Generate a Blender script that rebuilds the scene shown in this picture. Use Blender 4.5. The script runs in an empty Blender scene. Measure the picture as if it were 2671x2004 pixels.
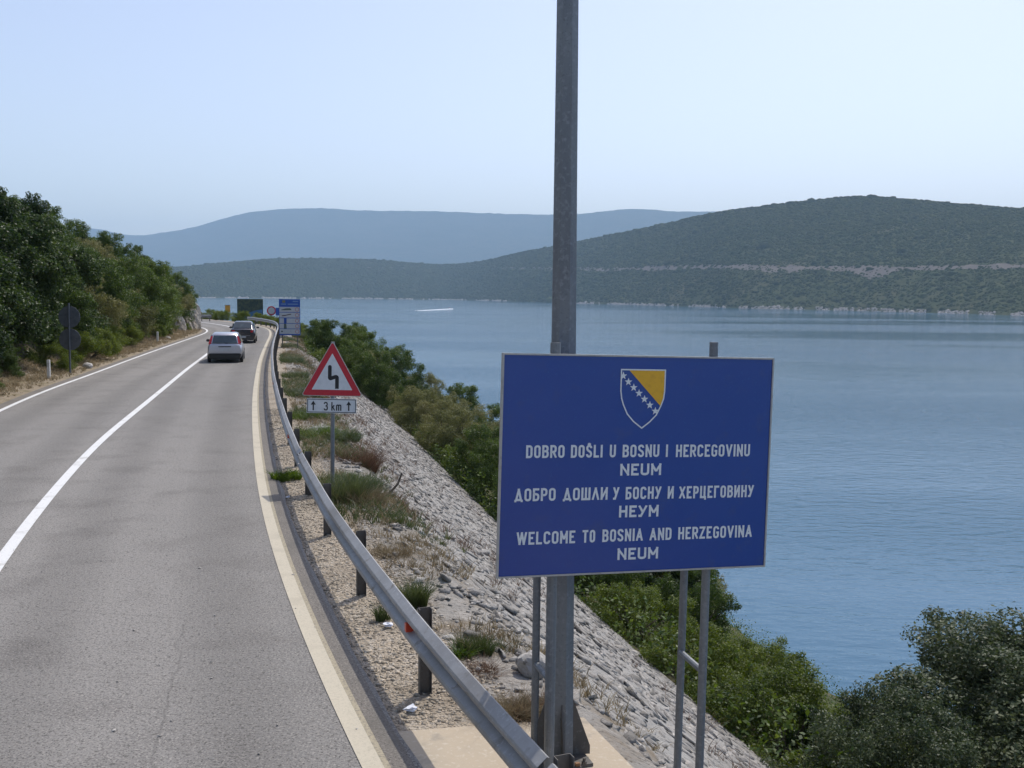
import bpy, bmesh, math, random
import numpy as np
from mathutils import Vector
R = math.radians

# ------------------------------------------------------------------ camera, sky, sun, exposure
sc = bpy.context.scene
C = sc.collection
IW, IH, F, HC = 2671.0, 2004.0, 2597.0, 3.5
PITCH, ROLL = R(5.15), R(0.55)
cam_d = bpy.data.cameras.new('camera')
cam = bpy.data.objects.new('camera', cam_d); C.objects.link(cam)
cam_d.sensor_width = 36.0; cam_d.lens = 36.0 * F / IW
cam_d.clip_start = 0.1; cam_d.clip_end = 40000
fwd = np.array([0, math.cos(PITCH), -math.sin(PITCH)])
up0 = np.array([0, math.sin(PITCH), math.cos(PITCH)])
RT = math.cos(ROLL) * np.array([1., 0, 0]) + math.sin(ROLL) * up0
UP = -math.sin(ROLL) * np.array([1., 0, 0]) + math.cos(ROLL) * up0
from mathutils import Matrix
cam.matrix_world = Matrix(((RT[0], UP[0], -fwd[0], 0), (RT[1], UP[1], -fwd[1], 0), (RT[2], UP[2], -fwd[2], HC), (0, 0, 0, 1)))
sc.camera = cam

SUN_EL, SUN_AZ = 58.0, 30.0
world = bpy.data.worlds.new('World'); sc.world = world; world.use_nodes = True
wn = world.node_tree.nodes; wl = world.node_tree.links
sky = wn.new('ShaderNodeTexSky'); sky.sky_type = 'NISHITA'; sky.sun_disc = False
sky.sun_elevation = R(SUN_EL); sky.sun_rotation = R(SUN_AZ)
sky.altitude = 0; sky.air_density = 1.0; sky.dust_density = 1.7; sky.ozone_density = 1.5
bg = wn['Background']; bg.inputs['Strength'].default_value = 0.15
mixc = wn.new('ShaderNodeMix'); mixc.data_type = 'RGBA'; mixc.blend_type = 'MULTIPLY'; mixc.inputs['Factor'].default_value = 1
mixc.inputs['B'].default_value = (1.04, .975, .985, 1); hs_ = wn.new('ShaderNodeHueSaturation'); hs_.inputs['Saturation'].default_value = .84; wl.new(sky.outputs[0], hs_.inputs['Color']); wl.new(hs_.outputs[0], mixc.inputs['A']); wl.new(mixc.outputs['Result'], bg.inputs['Color'])
sun_d = bpy.data.lights.new('sun', 'SUN'); sun_d.energy = 2.6; sun_d.angle = R(0.53); sun_d.color = (1, .955, .88)
sun = bpy.data.objects.new('sun', sun_d); C.objects.link(sun)
sdir = Vector((math.sin(R(SUN_AZ)) * math.cos(R(SUN_EL)), math.cos(R(SUN_AZ)) * math.cos(R(SUN_EL)), math.sin(R(SUN_EL))))
sun.rotation_euler = sdir.to_track_quat('Z', 'Y').to_euler(); sun.location = (0, 0, 60)
vs = sc.view_settings
vs.view_transform = 'Standard'; vs.look = 'None'; vs.gamma = 1; vs.exposure = 0.30; vs.use_curve_mapping = False
sc.render.engine = 'CYCLES'
sc.cycles.use_denoising = True
sc.cycles.max_bounces = 6; sc.cycles.volume_bounces = 1; sc.cycles.transparent_max_bounces = 6
sc.cycles.caustics_reflective = False; sc.cycles.caustics_refractive = False

# ------------------------------------------------------------------ measuring helpers: photo pixel -> metre
def ray(x, y):
    return fwd + RT * (x - IW / 2) / F - UP * (y - IH / 2) / F
def ground(x, y, z=0.0):
    d = ray(x, y); return np.array([0, 0, HC]) + d * ((z - HC) / d[2])
def at(x, y, Y):
    d = ray(x, y); return np.array([0, 0, HC]) + d * (Y / d[1])

# ------------------------------------------------------------------ building helpers
def mesh_np(name, v, f, mat=None, smooth=False):
    """v (n,3) array, f (m,k) array of equal-sided faces or list of lists"""
    me = bpy.data.meshes.new(name)
    v = np.asarray(v, dtype=np.float32)
    if isinstance(f, np.ndarray):
        m, k = f.shape
        me.vertices.add(len(v)); me.vertices.foreach_set('co', v.ravel())
        me.loops.add(m * k); me.loops.foreach_set('vertex_index', f.astype(np.int32).ravel())
        me.polygons.add(m)
        me.polygons.foreach_set('loop_start', np.arange(0, m * k, k, dtype=np.int32))
        me.update(calc_edges=True); me.validate()
    else:
        me.from_pydata([tuple(map(float, p)) for p in v], [], [tuple(q) for q in f]); me.update()
    if smooth:
        me.polygons.foreach_set('use_smooth', np.ones(len(me.polygons), dtype=bool))
    if mat: me.materials.append(mat)
    return me
def link(name, me, parent=None, loc=(0, 0, 0)):
    o = bpy.data.objects.new(name, me); C.objects.link(o); o.location = loc
    if parent: o.parent = parent
    return o
def tag(o, label=None, cat=None, group=None, kind=None):
    if label: o['label'] = label
    if cat: o['category'] = cat
    if group: o['group'] = group
    if kind: o['kind'] = kind
    return o
def thing(name, label, cat, loc=(0, 0, 0), rotz=0.0, group=None):
    o = bpy.data.objects.new(name, None); C.objects.link(o)
    o.location = loc; o.rotation_euler = (0, 0, rotz); o.empty_display_size = .2
    return tag(o, label, cat, group)

class MB:
    """collects shapes and makes ONE mesh of them"""
    def __init__(s): s.v = []; s.f = []
    def add(s, v, f):
        n = len(s.v); s.v += [tuple(map(float, p)) for p in v]; s.f += [tuple(i + n for i in q) for q in f]; return s
    def box(s, c, d, rz=0.0, axes=None):
        c = np.array(c, float); hx, hy, hz = np.array(d) / 2
        if axes is None:
            ax = np.array([math.cos(rz), math.sin(rz), 0]); ay = np.array([-math.sin(rz), math.cos(rz), 0]); az = np.array([0, 0, 1.])
        else: ax, ay, az = axes
        p = [c + ax * hx * i + ay * hy * j + az * hz * k for k in (-1, 1) for j in (-1, 1) for i in (-1, 1)]
        return s.add(p, [(0, 2, 3, 1), (4, 5, 7, 6), (0, 1, 5, 4), (1, 3, 7, 5), (3, 2, 6, 7), (2, 0, 4, 6)])
    def tube(s, pts, rad, n=8, cap=True):
        pts = [np.array(p, float) for p in pts]
        if not hasattr(rad, '__len__'): rad = [rad] * len(pts)
        V = []
        for i, p in enumerate(pts):
            d = pts[min(i + 1, len(pts) - 1)] - pts[max(i - 1, 0)]; d /= (np.linalg.norm(d) + 1e-9)
            a = np.array([1., 0, 0]) if abs(d[0]) < .8 else np.array([0, 1., 0])
            u = np.cross(d, a); u /= np.linalg.norm(u); w = np.cross(d, u)
            for k in range(n):
                t = 2 * math.pi * (k + .5) / n
                V.append(p + (u * math.cos(t) + w * math.sin(t)) * rad[i])
        Fs = []
        for i in range(len(pts) - 1):
            for k in range(n):
                a, b = i * n + k, i * n + (k + 1) % n
                Fs.append((a, a + n, b + n, b))
        if cap: Fs.append(tuple(range(n))); Fs.append(tuple(reversed(range((len(pts) - 1) * n, len(pts) * n))))
        return s.add(V, Fs)
    def prism(s, poly, o, u, v, n, t0, t1):
        """polygon (a,b) in plane o+a*u+b*v, from n*t0 to n*t1"""
        o, u, v, n = [np.array(q, float) for q in (o, u, v, n)]
        m = len(poly)
        V = [o + u * a + v * b + n * t0 for a, b in poly] + [o + u * a + v * b + n * t1 for a, b in poly]
        Fs = [tuple(reversed(range(m))), tuple(range(m, 2 * m))] + [(i, (i + 1) % m, m + (i + 1) % m, m + i) for i in range(m)]
        return s.add(V, Fs)
    def build(s, name, mat, parent=None, local=None, smooth=False, bevel=0.0):
        v = np.array(s.v)
        if local is not None: v = v - np.array(local)
        me = mesh_np(name, v, s.f, mat, smooth)
        bm = bmesh.new(); bm.from_mesh(me)
        bmesh.ops.recalc_face_normals(bm, faces=bm.faces)
        if bevel > 0:
            bmesh.ops.bevel(bm, geom=[e for e in bm.edges], offset=bevel, segments=2, affect='EDGES', clamp_overlap=True)
        bm.to_mesh(me); bm.free()
        return link(name, me, parent)

# ------------------------------------------------------------------ noise (for shapes)
def vnoise(x, y, seed=0):
    x = np.asarray(x, float); y = np.asarray(y, float)
    xi = np.floor(x).astype(np.int64); yi = np.floor(y).astype(np.int64); xf = x - xi; yf = y - yi
    def h(a, b):
        n = (a * 374761393 + b * 668265263 + seed * 1442695041) & 0x7fffffff
        n = ((n ^ (n >> 13)) * 1274126177) & 0x7fffffff
        return ((n ^ (n >> 16)) & 0xffff) / 65535.0
    sx = xf * xf * (3 - 2 * xf); sy = yf * yf * (3 - 2 * yf)
    return (h(xi, yi) * (1 - sx) + h(xi + 1, yi) * sx) * (1 - sy) + (h(xi, yi + 1) * (1 - sx) + h(xi + 1, yi + 1) * sx) * sy
def fbm(x, y, seed=0, oct=4):
    s = 0; a = .5
    for k in range(oct):
        s = s + a * (vnoise(x * 2 ** k, y * 2 ** k, seed + k) - .5); a *= .5
    return s

# ------------------------------------------------------------------ materials
def mat(name, col, rough=.6, metal=0.0, spec=.5, noise=None, bump=None, coord='Object', coat=0.0):
    """noise: list of (scale, detail, colour, lo, hi) layers mixed over col; bump: list of (scale, strength, distance, kind)"""
    m = bpy.data.materials.new(name); m.use_nodes = True
    nt = m.node_tree; N = nt.nodes; L = nt.links
    b = N['Principled BSDF']
    b.inputs['Base Color'].default_value = (*col, 1); b.inputs['Roughness'].default_value = rough
    b.inputs['Metallic'].default_value = metal; b.inputs['Specular IOR Level'].default_value = spec
    if coat: b.inputs['Coat Weight'].default_value = coat; b.inputs['Coat Roughness'].default_value = .05
    tc = N.new('ShaderNodeTexCoord'); last = None
    for i, layer in enumerate(noise or []):
        scale, detail, c2, lo, hi = layer[:5]
        stretch = layer[5] if len(layer) > 5 else None
        tx = N.new('ShaderNodeTexNoise'); tx.inputs['Scale'].default_value = scale; tx.inputs['Detail'].default_value = detail
        tx.inputs['Roughness'].default_value = .6
        src = tc.outputs[coord]
        if stretch:
            mp = N.new('ShaderNodeMapping'); mp.inputs['Scale'].default_value = stretch
            mp.inputs['Location'].default_value = (i * 3.1, i * 7.7, 0)
            L.new(src, mp.inputs[0]); src = mp.outputs[0]
        L.new(src, tx.inputs['Vector'])
        rp = N.new('ShaderNodeMapRange'); rp.inputs[1].default_value = lo; rp.inputs[2].default_value = hi
        L.new(tx.outputs['Fac'], rp.inputs[0])
        mx = N.new('ShaderNodeMix'); mx.data_type = 'RGBA'
        L.new(rp.outputs[0], mx.inputs['Factor'])
        if last is None: mx.inputs['A'].default_value = (*col, 1)
        else: L.new(last, mx.inputs['A'])
        mx.inputs['B'].default_value = (*c2, 1); last = mx.outputs['Result']
    if last: L.new(last, b.inputs['Base Color'])
    nrm = None
    for (scale, strength, dist, kind) in bump or []:
        if kind == 'voronoi':
            tx = N.new('ShaderNodeTexVoronoi'); tx.inputs['Scale'].default_value = scale; out = tx.outputs['Distance']
        else:
            tx = N.new('ShaderNodeTexNoise'); tx.inputs['Scale'].default_value = scale; tx.inputs['Detail'].default_value = 5; out = tx.outputs['Fac']
        L.new(tc.outputs[coord], tx.inputs['Vector'])
        bp = N.new('ShaderNodeBump'); bp.inputs['Strength'].default_value = strength; bp.inputs['Distance'].default_value = dist
        L.new(out, bp.inputs['Height'])
        if nrm: L.new(nrm, bp.inputs['Normal'])
        nrm = bp.outputs['Normal']
    if nrm: L.new(nrm, b.inputs['Normal'])
    return m

def leaf_mat(name, cols, trans=.3, rough=.45, spec=.4):
    m = bpy.data.materials.new(name); m.use_nodes = True
    nt = m.node_tree; N = nt.nodes; L = nt.links
    b = N['Principled BSDF']; out = N['Material Output']
    geo = N.new('ShaderNodeNewGeometry'); oi = N.new('ShaderNodeObjectInfo'); tc = N.new('ShaderNodeTexCoord')
    nz = N.new('ShaderNodeTexNoise'); nz.inputs['Scale'].default_value = .9; nz.inputs['Detail'].default_value = 2
    L.new(tc.outputs['Object'], nz.inputs['Vector'])
    a1 = N.new('ShaderNodeMath'); a1.operation = 'MULTIPLY_ADD'; a1.inputs[1].default_value = .5
    L.new(geo.outputs['Random Per Island'], a1.inputs[0])
    a2 = N.new('ShaderNodeMath'); a2.operation = 'MULTIPLY_ADD'; a2.inputs[1].default_value = .35; a2.inputs[2].default_value = -.0
    L.new(oi.outputs['Random'], a2.inputs[0])
    a3 = N.new('ShaderNodeMath'); a3.operation = 'MULTIPLY_ADD'; a3.inputs[1].default_value = .8; a3.inputs[2].default_value = -.3
    L.new(nz.outputs['Fac'], a3.inputs[0])
    a4 = N.new('ShaderNodeMath'); a4.operation = 'ADD'; L.new(a2.outputs[0], a4.inputs[0]); L.new(a3.outputs[0], a4.inputs[1])
    L.new(a4.outputs[0], a1.inputs[2])
    cr = N.new('ShaderNodeValToRGB'); e = cr.color_ramp.elements
    e[0].position = 0.1; e[0].color = (*cols[0], 1); e[1].position = .95; e[1].color = (*cols[-1], 1)
    for i, c in enumerate(cols[1:-1]):
        q = e.new(.1 + .85 * (i + 1) / (len(cols) - 1)); q.color = (*c, 1)
    L.new(a1.outputs[0], cr.inputs[0]); L.new(cr.outputs[0], b.inputs['Base Color'])
    b.inputs['Roughness'].default_value = rough; b.inputs['Specular IOR Level'].default_value = spec
    tr = N.new('ShaderNodeBsdfTranslucent'); hs = N.new('ShaderNodeHueSaturation')
    hs.inputs['Hue'].default_value = .485; hs.inputs['Saturation'].default_value = 1.15; hs.inputs['Value'].default_value = 1.5
    L.new(cr.outputs[0], hs.inputs['Color']); L.new(hs.outputs[0], tr.inputs['Color'])
    mx = N.new('ShaderNodeMixShader'); mx.inputs[0].default_value = trans
    L.new(b.outputs[0], mx.inputs[1]); L.new(tr.outputs[0], mx.inputs[2]); L.new(mx.outputs[0], out.inputs['Surface'])
    return m

M = {}
M['asphalt'] = mat('asphalt', (.20, .192, .178), .85, spec=.25, coord='Object', noise=[
    (.13, 4, (.245, .232, .212), .4, .65, (1, .3, 1)), (.9, 5, (.165, .155, .142), .5, .72), (42, 3, (.32, .30, .27), .5, .66), (60, 2, (.05, .046, .043), .54, .68), (24, 2, (.105, .10, .09), .56, .7)],
    bump=[(60, .6, .008, 'noise')])
nt = M['asphalt'].node_tree; N = nt.nodes; L = nt.links; b_ = N['Principled BSDF']; src = b_.inputs['Base Color'].links[0].from_socket
at_ = N.new('ShaderNodeAttribute'); at_.attribute_name = 'across'
w_ = N.new('ShaderNodeMath'); w_.operation = 'MULTIPLY_ADD'; w_.inputs[1].default_value = 2 * math.pi / 1.72; w_.inputs[2].default_value = -2.9; L.new(at_.outputs['Fac'], w_.inputs[0])
c_ = N.new('ShaderNodeMath'); c_.operation = 'COSINE'; L.new(w_.outputs[0], c_.inputs[0])
mr_ = N.new('ShaderNodeMapRange'); mr_.inputs[1].default_value = -.4; mr_.inputs[2].default_value = 1; mr_.inputs[3].default_value = 1.06; mr_.inputs[4].default_value = .88; L.new(c_.outputs[0], mr_.inputs[0])
# narrow cracks
tc_ = N.new('ShaderNodeTexCoord'); nz_ = N.new('ShaderNodeTexNoise'); nz_.inputs['Scale'].default_value = .8; nz_.inputs['Detail'].default_value = 6; L.new(tc_.outputs['Object'], nz_.inputs['Vector'])
vm_ = N.new('ShaderNodeMix'); vm_.data_type = 'VECTOR'; vm_.inputs['Factor'].default_value = .28; L.new(tc_.outputs['Object'], vm_.inputs['A']); L.new(nz_.outputs['Color'], vm_.inputs['B'])
vo_ = N.new('ShaderNodeTexVoronoi'); vo_.feature = 'DISTANCE_TO_EDGE'; vo_.inputs['Scale'].default_value = .32; L.new(vm_.outputs['Result'], vo_.inputs['Vector'])
ck_ = N.new('ShaderNodeMapRange'); ck_.inputs[1].default_value = .0005; ck_.inputs[2].default_value = .0028; ck_.inputs[3].default_value = .8; ck_.inputs[4].default_value = 1; L.new(vo_.outputs['Distance'], ck_.inputs[0])
mm_ = N.new('ShaderNodeMath'); mm_.operation = 'MULTIPLY'; L.new(mr_.outputs[0], mm_.inputs[0]); L.new(ck_.outputs[0], mm_.inputs[1])
hv_ = N.new('ShaderNodeHueSaturation'); L.new(mm_.outputs[0], hv_.inputs['Value']); L.new(src, hv_.inputs['Color']); L.new(hv_.outputs[0], b_.inputs['Base Color'])
M['asphalt_edge'] = mat('asphalt_edge', (.19, .172, .15), .9, spec=.2, noise=[(42, 2, (.30, .27, .235), .5, .7), (70, 1, (.07, .065, .06), .56, .7), (1.3, 4, (.15, .138, .12), .45, .7)], bump=[(50, .6, .01, 'noise')])
M['white_paint'] = mat('white_paint', (.70, .70, .68), .7, noise=[(30, 4, (.55, .54, .51), .5, .8), (2.2, 5, (.48, .47, .44), .55, .72), (14, 5, (.3, .29, .27), .64, .72)], bump=[(70, .4, .004, 'noise')])
M['cream_paint'] = mat('cream_paint', (.52, .465, .355), .75, noise=[(45, 3, (.41, .37, .28), .5, .75), (1.6, 5, (.42, .375, .285), .5, .7), (120, 1, (.2, .18, .15), .68, .74)], bump=[(70, .4, .004, 'noise')])
M['old_paint'] = mat('old_paint', (.38, .33, .23), .85, noise=[(45, 3, (.24, .21, .16), .45, .65)], bump=[(70, .4, .004, 'noise')])
M['gravel'] = mat('gravel', (.40, .335, .25), .95, spec=.2, noise=[(14, 3, (.45, .41, .35), .5, .7), (48, 2, (.14, .12, .10), .55, .68), (90, 1, (.55, .5, .43), .6, .7), (.8, 4, (.27, .225, .17), .5, .7)],
    bump=[(30, .9, .03, 'voronoi'), (60, .7, .015, 'noise')])
M['dry_soil'] = mat('dry_soil', (.27, .225, .165), .95, spec=.2, noise=[(5, 5, (.36, .30, .215), .45, .65), (1.1, 4, (.17, .15, .075), .5, .68), (40, 2, (.14, .105, .07), .55, .7)], bump=[(18, .9, .04, 'noise')])
M['crest_soil'] = mat('crest_soil', (.265, .25, .225), .95, spec=.2, noise=[(5, 5, (.34, .315, .28), .45, .65), (1.3, 4, (.215, .18, .135), .5, .68), (14, 4, (.12, .105, .085), .56, .68)], bump=[(9, 1, .07, 'noise'), (30, .8, .03, 'noise')])
M['mortar'] = mat('mortar', (.30, .29, .27), .95, spec=.2, noise=[(3.2, 5, (.36, .345, .315), .45, .65), (11, 4, (.10, .095, .09), .56, .66), (.5, 4, (.23, .215, .19), .5, .7), (40, 2, (.40, .385, .355), .6, .72)],
    bump=[(6, 1, .09, 'noise'), (22, .8, .03, 'noise')])
M['limestone'] = mat('limestone', (.43, .41, .375), .92, spec=.2, coord='Object', noise=[(2.2, 3, (.33, .315, .29), .42, .6), (7, 5, (.52, .49, .45), .5, .7), (16, 4, (.2, .185, .165), .58, .7)], bump=[(14, .8, .03, 'noise')])
M['rock'] = mat('rock', (.36, .33, .29), .92, spec=.2, noise=[(1.2, 5, (.26, .22, .17), .45, .62), (5, 5, (.44, .41, .37), .5, .7), (3, 5, (.1, .09, .075), .6, .7)], bump=[(4, 1, .15, 'noise'), (20, .8, .03, 'noise')])
M['concrete'] = mat('concrete', (.46, .385, .285), .9, spec=.2, noise=[(2, 5, (.42, .36, .275), .45, .7), (25, 4, (.55, .49, .39), .55, .75), (4, 3, (.33, .29, .23), .62, .75)], bump=[(30, .4, .006, 'noise')])
M['hill_soil'] = mat('hill_soil', (.07, .075, .04), .95, spec=.1, noise=[(.3, 4, (.13, .105, .065), .45, .65), (3, 4, (.04, .05, .022), .5, .7)], bump=[(3, .8, .1, 'noise')])
M['far_scrub'] = mat('far_scrub', (.05, .062, .025), .95, spec=.05, noise=[(.02, 4, (.068, .076, .034), .45, .6), (.12, 4, (.036, .048, .021), .48, .62), (.006, 3, (.08, .08, .042), .54, .7)])
M['far_rock'] = mat('far_rock', (.14, .125, .11), .95, spec=.05, noise=[(.03, 4, (.12, .11, .10), .42, .6), (.2, 4, (.19, .172, .155), .55, .7)])
M['shore_rock'] = mat('shore_rock', (.33, .30, .265), .95, spec=.05, noise=[(.05, 4, (.30, .27, .24), .45, .6), (.25, 4, (.5, .47, .43), .5, .65)])
M['mountain'] = mat('mountain', (.055, .065, .04), .95, spec=.05, noise=[(.004, 5, (.08, .082, .055), .42, .6), (.02, 4, (.04, .052, .033), .48, .62)])
M['galv'] = mat('galvanised_steel', (.21, .22, .225), .55, metal=.4, noise=[(5, 5, (.165, .175, .185), .42, .62, (1, 1, .25)), (28, 3, (.255, .265, .27), .52, .7), (60, 2, (.14, .15, .155), .6, .72)])
M['galv_dark'] = mat('weathered_galvanised_steel', (.135, .122, .108), .65, metal=.3, noise=[(6, 5, (.095, .093, .088), .45, .65, (1, 1, .3)), (35, 3, (.17, .17, .16), .55, .7), (3, 5, (.12, .095, .07), .6, .72)])
M['rail'] = mat('guardrail_steel', (.36, .355, .345), .5, metal=.35, noise=[(2.5, 5, (.29, .285, .278), .42, .65), (26, 4, (.43, .425, .415), .55, .72), (7, 5, (.17, .145, .11), .57, .74), (.7, 5, (.24, .225, .205), .5, .7)])
M['panel_blue'] = mat('blue_sign_sheeting', (.016, .052, .26), .22, spec=.6, noise=[(1.1, 4, (.022, .058, .27), .42, .65), (6, 5, (.028, .06, .24), .56, .72), (70, 2, (.02, .07, .29), .6, .72)])
M['letter_white'] = mat('reflective_white', (.72, .74, .75), .5, noise=[(60, 2, (.62, .64, .66), .5, .7)])
M['sign_yellow'] = mat('sign_yellow', (.78, .42, .02), .5, noise=[(30, 2, (.7, .36, .02), .5, .7)])
M['sign_red'] = mat('sign_red', (.50, .018, .035), .45, noise=[(25, 3, (.44, .016, .03), .45, .7)])
M['sign_white'] = mat('sign_white', (.66, .68, .69), .5, noise=[(12, 4, (.58, .6, .61), .45, .7)])
M['sign_black'] = mat('sign_black', (.012, .013, .016), .5)
M['sign_back'] = mat('sign_back_grey', (.12, .13, .145), .6, metal=.2, noise=[(6, 4, (.09, .1, .11), .45, .65)])
M['panel_edge'] = mat('aluminium_edge', (.45, .43, .40), .5, metal=.4, noise=[(20, 3, (.36, .34, .31), .5, .7)])
M['board_blue'] = mat('board_blue', (.02, .085, .36), .5, noise=[(8, 3, (.02, .07, .3), .5, .7)])
M['board_grey'] = mat('board_grey', (.46, .48, .49), .6, noise=[(8, 3, (.4, .42, .43), .5, .7)])
M['board_orange'] = mat('board_orange', (.62, .30, .03), .6, noise=[(5, 3, (.5, .24, .03), .5, .7)])
M['board_dark'] = mat('board_dark_green', (.03, .055, .042), .6, noise=[(2.4, 4, (.075, .095, .05), .45, .62), (6, 3, (.02, .035, .04), .5, .7)])
M['board_sea'] = mat('board_sea_blue', (.03, .12, .25), .6, noise=[(3, 4, (.07, .17, .31), .45, .65, (.5, 1, 3)), (7, 3, (.025, .09, .18), .5, .7)])
M['board_brown'] = mat('board_grey_brown', (.20, .18, .155), .8, noise=[(4, 4, (.15, .135, .115), .45, .65)])
M['reflector'] = mat('reflector_red', (.62, .06, .02), .3)
M['reflector'].node_tree.nodes['Principled BSDF'].inputs['Specular IOR Level'].default_value = .6
M['plastic_white'] = mat('plastic_white', (.7, .7, .68), .6, noise=[(10, 4, (.55, .55, .52), .5, .75)])
M['plastic_black'] = mat('plastic_black', (.015, .015, .016), .55, noise=[(20, 3, (.025, .025, .025), .5, .7)])
M['paint_silver'] = mat('car_paint_silver', (.46, .47, .52), .3, metal=.5, coat=.6, noise=[(900, 1, (.5, .51, .56), .5, .6)])
M['paint_black'] = mat('car_paint_black', (.010, .013, .020), .2, coat=.8, noise=[(900, 1, (.016, .019, .028), .5, .6)])
M['glass_dark'] = mat('car_glass', (.03, .045, .055), .06, spec=.9, noise=[(2.5, 2, (.05, .075, .085), .5, .7)])
M['tyre'] = mat('tyre_rubber', (.018, .018, .018), .85, noise=[(40, 2, (.03, .029, .028), .5, .7)])
M['rim'] = mat('wheel_rim', (.4, .4, .42), .35, metal=.8, noise=[(20, 2, (.3, .3, .31), .5, .7)])
M['lamp_red'] = mat('lamp_red', (.55, .02, .025), .2, spec=.7, noise=[(20, 2, (.45, .015, .02), .5, .7)])
M['paper'] = mat('paper', (.75, .76, .8), .8, noise=[(30, 2, (.5, .53, .62), .5, .7)])
M['bark'] = mat('bark', (.10, .08, .06), .95, spec=.15, noise=[(9, 4, (.16, .14, .115), .45, .65, (1, 1, .3)), (30, 3, (.05, .04, .03), .5, .7)], bump=[(20, .8, .02, 'noise')])
M['dead_wood'] = mat('dead_wood', (.07, .058, .045), .95, spec=.15, noise=[(12, 4, (.12, .10, .08), .5, .7)])
M['foam'] = mat('sea_foam', (.6, .65, .7), .8, noise=[(.8, 4, (.6, .68, .74), .5, .7)])
M['hull'] = mat('boat_hull', (.6, .6, .6), .4, noise=[(3, 2, (.5, .5, .5), .5, .7)])
M['hull_red'] = mat('boat_red', (.35, .08, .06), .5, noise=[(3, 2, (.28, .06, .05), .5, .7)])
M['rusty'] = mat('rusty_cap', (.25, .13, .06), .8, noise=[(20, 3, (.16, .08, .04), .5, .7)])

def island_vary(m, lo, hi, sat=1.0):
    nt = m.node_tree; N = nt.nodes; L = nt.links; b = N['Principled BSDF']; src = b.inputs['Base Color'].links[0].from_socket
    g = N.new('ShaderNodeNewGeometry'); r_ = N.new('ShaderNodeMapRange'); r_.inputs[3].default_value = lo; r_.inputs[4].default_value = hi
    L.new(g.outputs['Random Per Island'], r_.inputs[0]); h = N.new('ShaderNodeHueSaturation'); h.inputs['Saturation'].default_value = sat
    L.new(r_.outputs[0], h.inputs['Value']); L.new(src, h.inputs['Color']); L.new(h.outputs[0], b.inputs['Base Color'])
M['pebble'] = mat('pebble', (.42, .355, .27), .95, spec=.15, noise=[(30, 3, (.47, .42, .345), .45, .65)])
M['rubble_stone'] = mat('rubble_stone', (.34, .325, .30), .95, spec=.15, noise=[(.35, 4, (.25, .235, .21), .48, .7), (2.2, 3, (.29, .275, .25), .42, .6), (7, 5, (.47, .44, .40), .5, .7), (16, 4, (.17, .155, .14), .58, .7)], bump=[(12, 1, .04, 'noise'), (45, .6, .012, 'noise')])
island_vary(M['pebble'], .45, 1.25); island_vary(M['rubble_stone'], .6, 1.2); island_vary(M['limestone'], .75, 1.1)
LM = {}
LM['broad'] = leaf_mat('leaf_broad_dark', [(.011, .026, .008), (.028, .054, .014), (.058, .095, .024), (.10, .14, .04)], .34, .5, .35)
LM['oak'] = leaf_mat('leaf_oak_green', [(.018, .038, .008), (.044, .08, .014), (.082, .128, .024), (.125, .168, .04)], .38, .48, .35)
LM['olive'] = leaf_mat('leaf_olive', [(.062, .074, .024), (.125, .135, .046), (.18, .185, .07), (.23, .22, .10)], .35, .5, .3)
LM['mastic'] = leaf_mat('leaf_yellow_green', [(.035, .062, .008), (.09, .13, .018), (.125, .165, .024), (.15, .18, .04)], .42, .5, .3)
LM['grey'] = leaf_mat('leaf_grey_green', [(.012, .026, .010), (.03, .048, .02), (.068, .094, .036), (.15, .17, .09)], .3, .5, .35)
LM['juniper'] = leaf_mat('leaf_juniper', [(.018, .036, .018), (.034, .058, .026), (.055, .08, .036)], .2, .6, .3)
LM['tuft'] = leaf_mat('grass_green', [(.035, .055, .02), (.07, .095, .035), (.12, .14, .06)], .35, .5, .3)
LM['lush'] = leaf_mat('grass_bright_green', [(.04, .075, .012), (.075, .125, .02), (.12, .165, .035)], .4, .5, .3)
LM['dry'] = leaf_mat('grass_dry', [(.13, .105, .06), (.23, .19, .115), (.34, .29, .19)], .3, .7, .2)
LM['rust'] = leaf_mat('twigs_reddish', [(.085, .05, .03), (.15, .095, .06), (.22, .155, .10)], .2, .7, .2)
LM['far'] = mat('far_leaf', (.05, .064, .024), .95, spec=.05, noise=[(.012, 3, (.075, .083, .036), .44, .62), (.05, 3, (.062, .074, .03), .45, .6), (.2, 2, (.034, .046, .02), .48, .6)])
island_vary(LM['far'], .75, 1.2)

# ------------------------------------------------------------------ road lines, traced and laid out in metres
EDGE = [(17.5, -30), (9.3, -15), (4.2, -5), (1.85, 0), (.45, 3.5), (-1.05, 7.08), (-1.51, 8.36), (-2.07, 9.98), (-2.9, 12.43), (-4.21, 16.71), (-6.64, 25.61), (-8.64, 33.31), (-10.3, 40.04), (-12.72, 50.09), (-16.55, 66.96), (-19.52, 80.26), (-21.25, 87.4), (-23.36, 95.0), (-25.92, 101.8), (-28.2, 106.8), (-32.2, 114.1), (-35.5, 119.6), (-40.3, 126.6), (-50, 137), (-68, 152), (-95, 168)]
CENT = [(13.5, -30), (5.3, -15), (.4, -5), (-1.95, 0), (-3.3, 3.5), (-4.75, 7.2), (-6.64, 12.68), (-7.28, 14.75), (-8.04, 17.33), (-9.01, 20.73), (-9.98, 24.59), (-11.06, 29.3), (-12.74, 36.53), (-14.66, 44.78), (-17.27, 56.51), (-20.6, 71), (-24.0, 86), (-28.11, 99.3), (-30.66, 104.8), (-33.95, 110.9), (-37.5, 116.6), (-45, 126), (-62, 140.5), (-88, 157)]
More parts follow.
